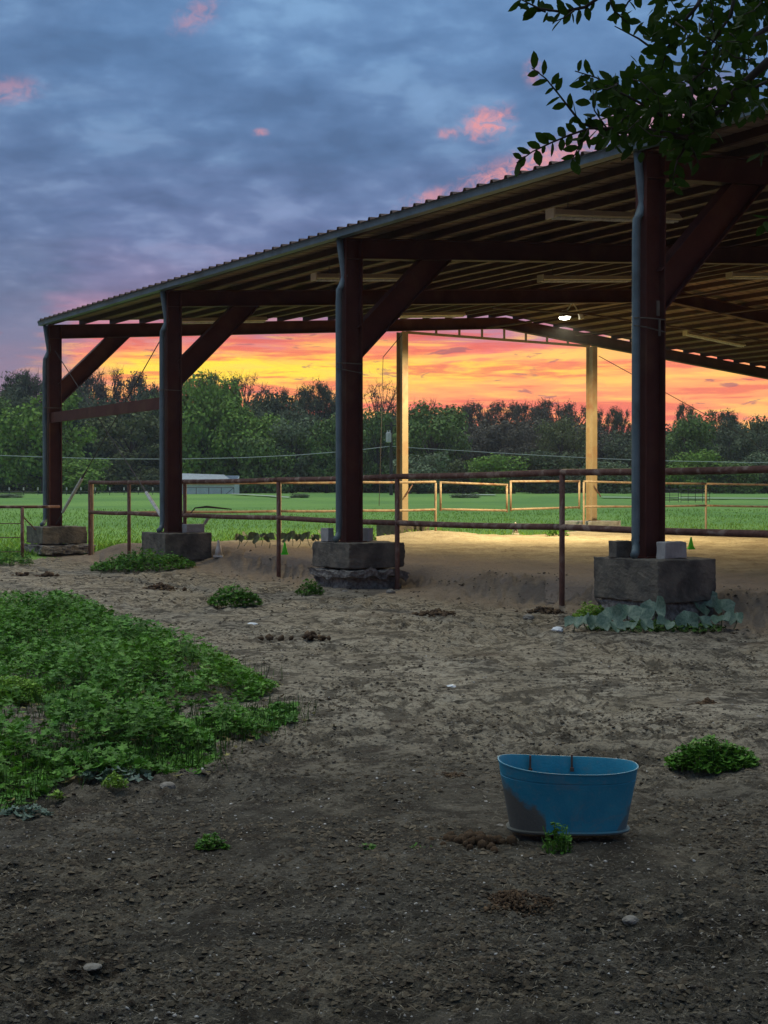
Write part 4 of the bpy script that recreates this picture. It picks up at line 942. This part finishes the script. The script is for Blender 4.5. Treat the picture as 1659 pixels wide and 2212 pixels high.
# ------------------------------------------------------------------ trees of the tree line
QV = np.array([(-.5,-.35,0),(.5,-.35,.06),(.42,.4,0),(-.38,.42,.08)]); QF = np.array([(0,1,2,3)])
def tree_protos(seed, kind):
    r = np.random.default_rng(seed); tr = MB()
    # unit tree: height 1, crown radius about .5
    lobes = []
    if kind == 'dense':
        nl, zlo, zhi, lr, nleaf, ls = 44, .12, .90, (.10, .20), 9000, .030
    elif kind == 'tall':
        nl, zlo, zhi, lr, nleaf, ls = 44, .15, .90, (.10, .19), 8000, .026
    elif kind == 'sparse':
        nl, zlo, zhi, lr, nleaf, ls = 54, .50, .97, (.045, .09), 7500, .016
    elif kind == 'bare':
        nl, zlo, zhi, lr, nleaf, ls = 60, .45, .98, (.03, .06), 900, .014
    else:
        nl, zlo, zhi, lr, nleaf, ls = 26, .10, .80, (.14, .26), 6000, .040
    for i in range(nl):
        z = zlo+(zhi-zlo)*(i+.5)/nl; prof = (1-np.clip((z-.62)/.40, 0, 1)**2.2)**.5*(1 if z > .45 else .85)
        if kind in ('dense', 'bush') : prof = max(prof, .55 if z < .5 else 0)
        a = r.uniform(0, 6.28); R = prof*.42*sqrt(r.uniform(.15, 1)); lobes.append((cos(a)*R, sin(a)*R, z, r.uniform(*lr)))
    tr.tube([(0,0,-.05),(.01,.0,.2),(.0,.01,.5),(.01,0,.82)], [.030,.024,.017,.006], 6)
    for (x, y, z, q) in lobes:
        zb = max(.15, z-.28-.25*abs(x)-.1*r.random()); m1 = (x*.45+r.normal(0,.02), y*.45+r.normal(0,.02), (z+zb)/2+.03)
        tr.tube([(0,0,zb), m1, (x, y, z)], [.010,.006,.0025], 4, False)
        if kind in ('bare', 'sparse'):
            for _ in range(7 if kind == 'bare' else 4):
                d = r.normal(0, 1, 3); d[2] = abs(d[2])*.9; d /= np.linalg.norm(d); L = r.uniform(.05, .12); e1 = np.array([x,y,z])+d*L
                tr.tube([(x,y,z), e1], [.0022,.0010], 3, False)
                for _ in range(2):
                    d2 = d+r.normal(0, .5, 3); tr.tube([np.array([x,y,z])+d*L*.5, np.array([x,y,z])+d*L*.5+d2*L*.5], [.0014,.0008], 3, False)
    L = np.array(lobes); w = L[:, 3]**2; idx = r.choice(len(L), nleaf, p=w/w.sum()); d = r.normal(0, 1, (nleaf, 3)); d /= np.linalg.norm(d, axis=1)[:, None]
    rad = L[idx, 3]*(r.uniform(.45, 1.08, nleaf) if kind not in ('sparse', 'bare') else r.uniform(.2, 1.5, nleaf))
    P = L[idx, :3]+d*rad[:, None]*np.array([1, 1, .8]); 
    k = P[:, 2] > .02; P = P[k]; d = d[k]; n = len(P)
    yaw = np.arctan2(d[:, 0], -d[:, 1])*1.0+pi+r.normal(0, .5, n); tilt = np.arccos(np.clip(d[:, 2], -1, 1))*.8+r.normal(0, .4, n)
    R = rotm(yaw+pi, tilt, r.uniform(0, 6.28, n)); V, F = scatter(QV, QF, P, R, r.uniform(.6, 1.4, n)*ls)
    return tr.mesh('trunk'), npmesh('crown', V, F)
PRO = {}; _lab = {}
def proto(kind, var, m_):
    key = (kind, var, m_)
    if key not in PRO:
        base = PRO.get((kind, var))
        if base is None: base = PRO[(kind, var)] = tree_protos(100*len(kind)+var*17+ord(kind[0]), kind)
        a, b = base[0].copy(), base[1].copy(); a.materials.append(M['fartrunk']); b.materials.append(M[m_]); PRO[key] = (a, b)
    return PRO[key]
def far_tree(px, top, wpx, Y, kind, var, m_, label, group=None, base=None, name='tree'):
    x = (px-CX)/F_PX*Y
    if base is None: base = float(T(x, Y))-.1
    h = EYE+(HY-top)/F_PX*Y-base; w = wpx/F_PX*Y; a, b = proto(kind, var, m_)
    k_ = _lab.get(label, 0); _lab[label] = k_+1
    if k_: label = label.replace(', ', [', second one ', ', third one ', ', fourth one '][min(k_-1, 2)], 1) if group else label
    t = thing(name, label, 'tree' if name == 'tree' else 'bush', (x, Y, base), random.uniform(0, 6.28), group); t.scale = (w*1.06, w*1.06, h*1.03)
    link('trunk', a, None, t); link('crown', b, None, t)
ft = [ # x, top, width, distance, kind, variant, foliage, label
 (-35,868,170,128,'dense',0,'cr_mid','rounded mid-green tree at the far left edge of the tree line'),
 (95,848,205,122,'dense',1,'cr_bright','large bright green tree standing behind the farthest dark column'),
 (165,985,130,116,'bush',0,'cr_bright','low bright green tree right of the farthest column, behind the wire fence'),
 (285,900,210,138,'dense',2,'cr_olive','dark olive tree in the gap between the farthest and third columns'),
 (330,850,120,150,'tall',0,'cr_mid','narrow mid-green tree just left of the third column'),
 (440,822,170,130,'dense',3,'cr_bright','tall bright green tree rising just right of the third column'),
 (530,862,170,128,'dense',0,'cr_bright','broad yellow-green tree above the white shed'),
 (575,930,120,124,'bush',1,'cr_mid','dark-bottomed green tree in the gap above the gravel track'),
 (632,905,150,127,'dense',2,'cr_grey','grey-green tree left of the second column'),
 (705,895,120,126,'dense',1,'cr_mid','green tree half hidden by the second column'),
 (815,885,110,130,'dense',3,'cr_mid','green tree just right of the second column'),
 (935,870,165,128,'dense',0,'cr_mid','large rounded green tree right of the left pale column'),
 (905,968,115,120,'bush',0,'cr_grey','smaller green tree at the foot of the large rounded one'),
 (1065,972,120,120,'bush',1,'cr_bright','small bright green tree in front of the brown wood'),
 (1000,985,110,124,'bush',0,'cr_olive','low olive bush-like tree left of the small bright one'),
 (1170,962,130,122,'bush',1,'cr_dark','dark leafy tree with a visible trunk in the middle gap'),
 (1215,900,130,140,'tall',1,'cr_olive','olive tree just left of the right pale column'),
 (1315,985,110,119,'bush',0,'cr_grey','grey-green tree just right of the right pale column'),
 (1370,990,90,124,'bush',1,'cr_mid','green tree left of the nearest column, low'),
 (1500,962,120,120,'bush',0,'cr_bright','fresh green tree right of the nearest column'),
 (1480,895,150,138,'dense',2,'cr_mid','taller green tree above the livestock panels'),
 (1585,985,100,119,'bush',1,'cr_mid','low green tree near the right edge'),
 (1660,965,110,122,'bush',0,'cr_grey','silvery grey-green tree at the right edge'),
]
for a in ft: far_tree(a[0], a[1]+(6 if a[0] > 480 else 0), a[2], a[3]+14, *a[4:])
spots = [(25,'at the left picture edge'), (100,'left of the farthest dark column'), (185,'just right of the farthest dark column'), (265,'midway between the farthest and third columns'), (355,'just left of the third column'),
         (450,'just right of the third column'), (520,'above the white shed'), (590,'right of the white shed'), (660,'above the gravel track'), (740,'just left of the second column'), (800,'just right of the second column'),
         (865,'behind the utility pole'), (940,'just right of the left pale column'), (1015,'behind the left gate leaf'), (1095,'behind the middle of the gate'), (1175,'behind the right gate leaf'), (1265,'just left of the right pale column'),
         (1335,'just right of the right pale column'), (1400,'just left of the nearest column'), (1465,'just right of the nearest column'), (1540,'above the livestock panels'), (1620,'near the right picture edge'), (9999,'at the right picture edge')]
def where(px):
    for lim, s in spots:
        if px < lim: return s
desc = {'tall': 'tall dark tree in the back wood', 'sparse': 'thin-crowned tall tree', 'bare': 'bare twiggy tree against the sunset', 'dense': 'broad dark tree in the back wood'}
bk = [ # back row
 (-60,812,120,'dense','cr_dark'),(0,815,110,'tall','cr_dark'),(40,808,90,'sparse','cr_dark'),(90,808,90,'sparse','cr_dark'),(135,815,100,'tall','cr_dark'),(185,806,100,'sparse','cr_brown'),
 (245,806,110,'bare','cr_brown'),(225,850,120,'tall','cr_dark'),(290,815,100,'sparse','cr_brown'),(345,828,90,'tall','cr_dark'),(410,820,90,'sparse','cr_olive'),(480,812,90,'sparse','cr_mid'),
 (530,818,110,'bare','cr_brown'),(555,850,120,'tall','cr_olive'),(600,835,110,'tall','cr_dark'),(640,838,90,'sparse','cr_dark'),(685,826,80,'sparse','cr_dark'),(715,840,80,'sparse','cr_dark'),
 (820,830,95,'bare','cr_brown'),(790,870,100,'tall','cr_dark'),(880,868,100,'tall','cr_dark'),(920,858,70,'bare','cr_brown'),(985,865,90,'sparse','cr_brown'),(1040,862,80,'sparse','cr_brown'),
 (1090,858,80,'sparse','cr_brown'),(1000,888,130,'tall','cr_brown'),(1080,890,130,'tall','cr_brown'),(1150,885,130,'tall','cr_brown'),(1140,862,90,'sparse','cr_brown'),(1200,856,90,'sparse','cr_brown'),(1240,866,90,'sparse','cr_brown'),
 (1250,890,120,'tall','cr_brown'),(1310,872,60,'sparse','cr_dark'),(1345,876,45,'sparse','cr_dark'),(1320,912,130,'tall','cr_dark'),(1390,900,120,'tall','cr_dark'),(1450,905,120,'tall','cr_dark'),
 (1480,862,50,'sparse','cr_dark'),(1540,898,120,'tall','cr_dark'),(1555,876,90,'sparse','cr_dark'),(1610,888,110,'tall','cr_dark'),(1650,878,100,'tall','cr_olive'),(1700,872,110,'dense','cr_dark')]
bk = [x for x in bk]
for i, (px, top, w, kind, m_) in enumerate(bk):
    top += (16 if px > 880 else 9 if px > 560 else 4)+(8 if kind in ('tall', 'dense') else 0)
    Y = 172+(i*37 % 9) if kind != 'tall' else 167+(i*29 % 6)
    far_tree(px, top, w*(1.35 if kind in ('sparse','bare') else 1.25), Y, 'dense' if kind == 'tall' else kind, i % 3, m_, '%s, %s' % (desc[kind], where(px)), 'trees of the back wood')
# second, darker row filling the wood
for i, px in enumerate(range(-90, 1790, 62)):
    top = float(np.interp(px, [0,200,400,700,900,1200,1500,1700], [862,862,880,895,925,930,945,930]))+random.uniform(-10, 10)
    far_tree(px+random.uniform(-15, 15), top, 125, 160+(i*5 % 7), 'dense' if i % 2 else 'tall', i % 3, 'cr_dark' if px < 880 or px > 1290 else 'cr_brown', 'dark tree inside the wood, %s' % where(px), 'trees of the back wood')
# undergrowth at the wood's edge
for i, px in enumerate(range(-60, 1760, 48)):
    Y = 146+(i*7 % 9); far_tree(px+random.uniform(-12, 12), random.uniform(1000, 1030), 90, Y, 'bush', i % 2, ['cr_dark','cr_dark','cr_olive'][i % 3], 'low dark bush by the wood, %s' % where(px), 'bushes at the foot of the wood', name='bush')
for px, w in ((650, 46), (1000, 70), (20, 60)):
    x, y, z = G(px, 1076); far_tree(px, 1066, w, y, 'bush', 0, 'cr_grey', 'low brush heap on the pasture, %s' % where(px), None, name='brush_heap')

# ------------------------------------------------------------------ shade tree overhead
tree = thing('shade_tree', 'leafy shade tree whose dark branches hang into the upper right corner', 'tree', (3.6, 1.2, 0))
TO = np.array([3.6, 1.2, 0.])
link('trunk', MB().tube([(0,0,-.3),(.02,0,.2),(.05,.05,1.4),(0,.1,2.6),(-.2,.2,3.8)], [.30,.21,.18,.16,.12], 14).mesh('trunk', True), 'bark', tree)
def oval_leaf():
    V = []; F = []
    xs = [(0,0),(.2,.19),(.5,.27),(.8,.17),(1,0)]
    for t, w in xs: V += [(-w, t, .05*w*4), (0, t, 0), (w, t, .05*w*4)]
    for i in range(4):
        for j in range(2): a = i*3+j; F.append((a, a+1, a+4, a+3))
    return np.array(V), np.array(F)
OV, OF = oval_leaf()
rt = np.random.default_rng(5)
leafP = []; leafD = []; leafS = []
def add_twig(pts3, r0, r1, sp=.021, leaf=.046, first=.15, build=True):
    pts3 = [np.array(p) for p in pts3]
    # smooth resample
    seg = [np.linalg.norm(pts3[i+1]-pts3[i]) for i in range(len(pts3)-1)]; L = sum(seg); cum = np.concatenate([[0], np.cumsum(seg)])
    A = np.array(pts3); f = lambda s: np.array([np.interp(s, cum, A[:, k]) for k in range(3)])
    if build:
        q = [f(s) for s in np.linspace(0, L, max(3, int(L/.05)))]; rr = list(np.linspace(r0, r1, len(q)))
        link('branch', MB().tube([p-TO for p in q], rr, 6).mesh('branch', True), 'twig', tree)
    if leaf:
        s = L*first; k = 0
        while s < L:
            p = f(s); d = f(min(s+.01, L))-f(max(s-.01, 0)); d /= np.linalg.norm(d)+1e-9
            side = np.cross(d, (0, -1, 0)); side /= np.linalg.norm(side)+1e-9; sg = 1 if k % 2 else -1
            dd = d*.6+side*sg*rt.uniform(.5, 1.1)+rt.normal(0, .35, 3)+np.array([0, 0, -.15]); dd /= np.linalg.norm(dd)
            leafP.append(p); leafD.append(dd); leafS.append(leaf*rt.uniform(.7, 1.2)); s += sp*rt.uniform(.6, 1.4); k += 1
def tpx(l, Y0=4.0, dY=0.0): 
    n = len(l); return [at(x, y, Y0+dY*i/max(n-1, 1)) for i, (x, y) in enumerate(l)]
Z4 = lambda l: [(987.5+.4048*a, .4048*b) for a, b in l]
twigs = [
 (Z4([(790,-30),(750,0),(680,50),(590,75),(470,75),(400,40),(330,5)]), 4.0, .1, .006, .002, 1),
 (Z4([(470,75),(420,60),(370,70)]), 4.1, 0, .003, .0015, 1), (Z4([(620,68),(580,100),(520,125)]), 4.0, 0, .003, .0015, 1),
 (Z4([(800,-30),(812,20),(835,75),(880,115),(905,135)]), 3.9, 0, .004, .0018, 1),
 (Z4([(1080,300),(1010,245),(920,190),(835,150)]), 4.0, 0, .004, .0015, 0),
 (Z4([(1230,745),(1000,720),(800,700),(680,690),(600,590),(560,540),(500,460),(440,395),(395,370)]), 4.1, -.1, .007, .0015, 1),
 (Z4([(1230,745),(1100,710),(950,690),(700,692),(560,740),(440,795),(370,830),(315,875)]), 4.0, .1, .006, .0015, 1),
 (Z4([(1250,760),(1120,640),(980,560),(840,490),(720,410),(625,388)]), 4.0, 0, .006, .0015, 1),
 (Z4([(1659,330),(1560,420),(1480,490),(1400,590),(1300,680),(1230,760),(1170,860),(1130,950)]), 4.0, .1, .013, .004, 1),
 (Z4([(1700,130),(1500,250),(1380,300),(1280,370),(1240,480),(1250,760)]), 4.2, -.2, .009, .006, 1),
 (Z4([(1330,-40),(1290,20),(1230,100),(1160,170),(1110,280),(1080,400)]), 4.1, 0, .007, .002, 1),
 (Z4([(1480,-40),(1460,80),(1400,170),(1340,260),(1290,330)]), 4.3, 0, .007, .003, 1),
 (Z4([(1100,-40),(1060,40),(1080,120),(1060,190)]), 4.2, 0, .004, .002, 1), (Z4([(960,-30),(900,30),(870,90)]), 4.0, 0, .003, .002, 1),
 (Z4([(1700,420),(1600,450),(1500,530),(1450,600)]), 4.2, 0, .006, .002, 1), (Z4([(1230,760),(1270,840),(1290,900)]), 4.0, 0, .003, .0015, 1),
 (Z4([(1170,860),(1150,940),(1145,1020)]), 3.95, 0, .003, .001, 1), (Z4([(1700,780),(1640,800),(1600,840)]), 4.0, 0, .003, .001, 1),
 (Z4([(1700,1120),(1650,1180),(1620,1240)]), 3.8, 0, .003, .001, 1), (Z4([(1000,560),(900,600),(850,700),(840,800)]), 4.15, 0, .004, .001, 1),
 (Z4([(700,692),(650,780),(610,860)]), 4.0, 0, .003, .001, 1), (Z4([(800,700),(740,620),(700,540),(720,480)]), 4.05, 0, .003, .001, 1),
]
for l, Y0, dY, r0, r1, lf_ in twigs: add_twig(tpx(l, Y0, dY), r0, r1, leaf=.047 if lf_ else 0, sp=.015)
POLY = Z4([(880,-60),(1750,-60),(1750,560),(1640,560),(1500,640),(1400,700),(1300,800),(1200,860),(1000,760),(860,800),(700,780),(660,700),(760,600),(720,520),(800,440),(900,400),(1040,380),(1090,280),(1000,180),(900,120),(1000,60)])
nt = 0
while nt < 165:
    x, y = rt.uniform(1320, 1700), rt.uniform(-25, 350)
    if rt.random() < .35: x, y = rt.uniform(1240, 1500), rt.uniform(150, 330)
    if not inpoly(np.array([x]), np.array([y]), POLY)[0]: continue
    a = rt.uniform(0, 6.28); L = rt.uniform(35, 80); q = [(x, y), (x+cos(a)*L*.5, y+sin(a)*L*.5+3), (x+cos(a+.3)*L, y+sin(a+.3)*L+8)]
    if not inpoly(np.array([q[2][0]]), np.array([q[2][1]]), POLY)[0] and rt.random() < .8: continue
    add_twig(tpx(q, rt.uniform(3.7, 4.9), rt.uniform(-.15, .15)), .0025, .001, leaf=.047, sp=.020, first=0, build=(nt < 60)); nt += 1
LPs = np.array(leafP); LD = np.array(leafD); LS = np.array(leafS); n = len(LPs)
rndv = rt.normal(0, 1, (n, 3)); nx = np.cross(LD, rndv); nx /= np.linalg.norm(nx, axis=1)[:, None]; nz = np.cross(nx, LD)
RR = np.stack([nx, LD, nz], 2)
from mathutils import Matrix, Vector
lm = npmesh('leaf', OV, OF, True); lm.materials.append(M['tree_leaf'])
# leaves that show largest as parts of their own
for i in range(min(290, n)):
    o = link('leaf', lm, None, tree); m4 = Matrix.Identity(4)
    for a in range(3):
        for b in range(3): m4[a][b] = RR[i, a, b]*LS[i]
        m4[a][3] = LPs[i, a]-TO[a]
    o.matrix_local = m4
V, F = scatter(OV, OF, LPs[290:]-TO, RR[290:], LS[290:])
link('foliage', npmesh('foliage', V, F, True), 'tree_leaf', tree, kind='stuff')
# crown overhead (above the picture)
n = 15000; X = rt.uniform(-7.0, 8.5, n); Y = rt.uniform(-6.5, 6.2, n); Zc = rt.uniform(0, 1, n)
zb = np.maximum(1.95+.375*np.maximum(Y, 0), 2.6)+.35; z = zb+Zc*2.2; k = ((X-.8)/7.8)**2+((Y-.2)/6.2)**2 < 1; k &= fbm(X*.7, Y*.7, 3, 5) > .36
X, Y, z = X[k], Y[k], z[k]; n = len(X); V, F = scatter(OV, OF, np.stack([X, Y, z], 1)-TO, rotm(rt.uniform(0, 6.28, n), rt.normal(0, .6, n), rt.uniform(0, 6.28, n)), rt.uniform(.13, .22, n))
link('crown', npmesh('crown', V, F, True), 'tree_leaf', tree, kind='stuff')
for a, (tx, ty) in enumerate([(-4.5,-1.5),(-2.0,2.0),(1.5,4.4),(6.5,2.5),(3,-4)]):
    zt = max(1.95+.375*max(ty, 0), 2.6)+1.3
    link('limb', MB().tube([(-.1,.15,3.2), ((tx-3.6)*.5, (ty-1.2)*.5, 3.9), (tx-3.6, ty-1.2, zt)], [.10,.06,.02], 8).mesh('limb', True), 'bark', tree)

# ------------------------------------------------------------------ evening air
hz = bpy.data.materials.new('evening_haze'); hz.use_nodes = True; kz = NT(hz.node_tree); kz.n.clear()
pv = kz.new('ShaderNodeVolumePrincipled'); pv.inputs['Color'].default_value = (.80, .88, 1, 1); pv.inputs['Density'].default_value = HAZE; pv.inputs['Anisotropy'].default_value = .0
oz = kz.new('ShaderNodeOutputMaterial'); kz.l.new(pv.outputs[0], oz.inputs['Volume']); M['haze'] = hz
h_ = link('haze', MB().box((-440, -440, -3), (440, 720, 34)).mesh('haze'), 'haze'); tag(h_, 'thin evening haze softening the far trees', 'haze', kind='stuff')
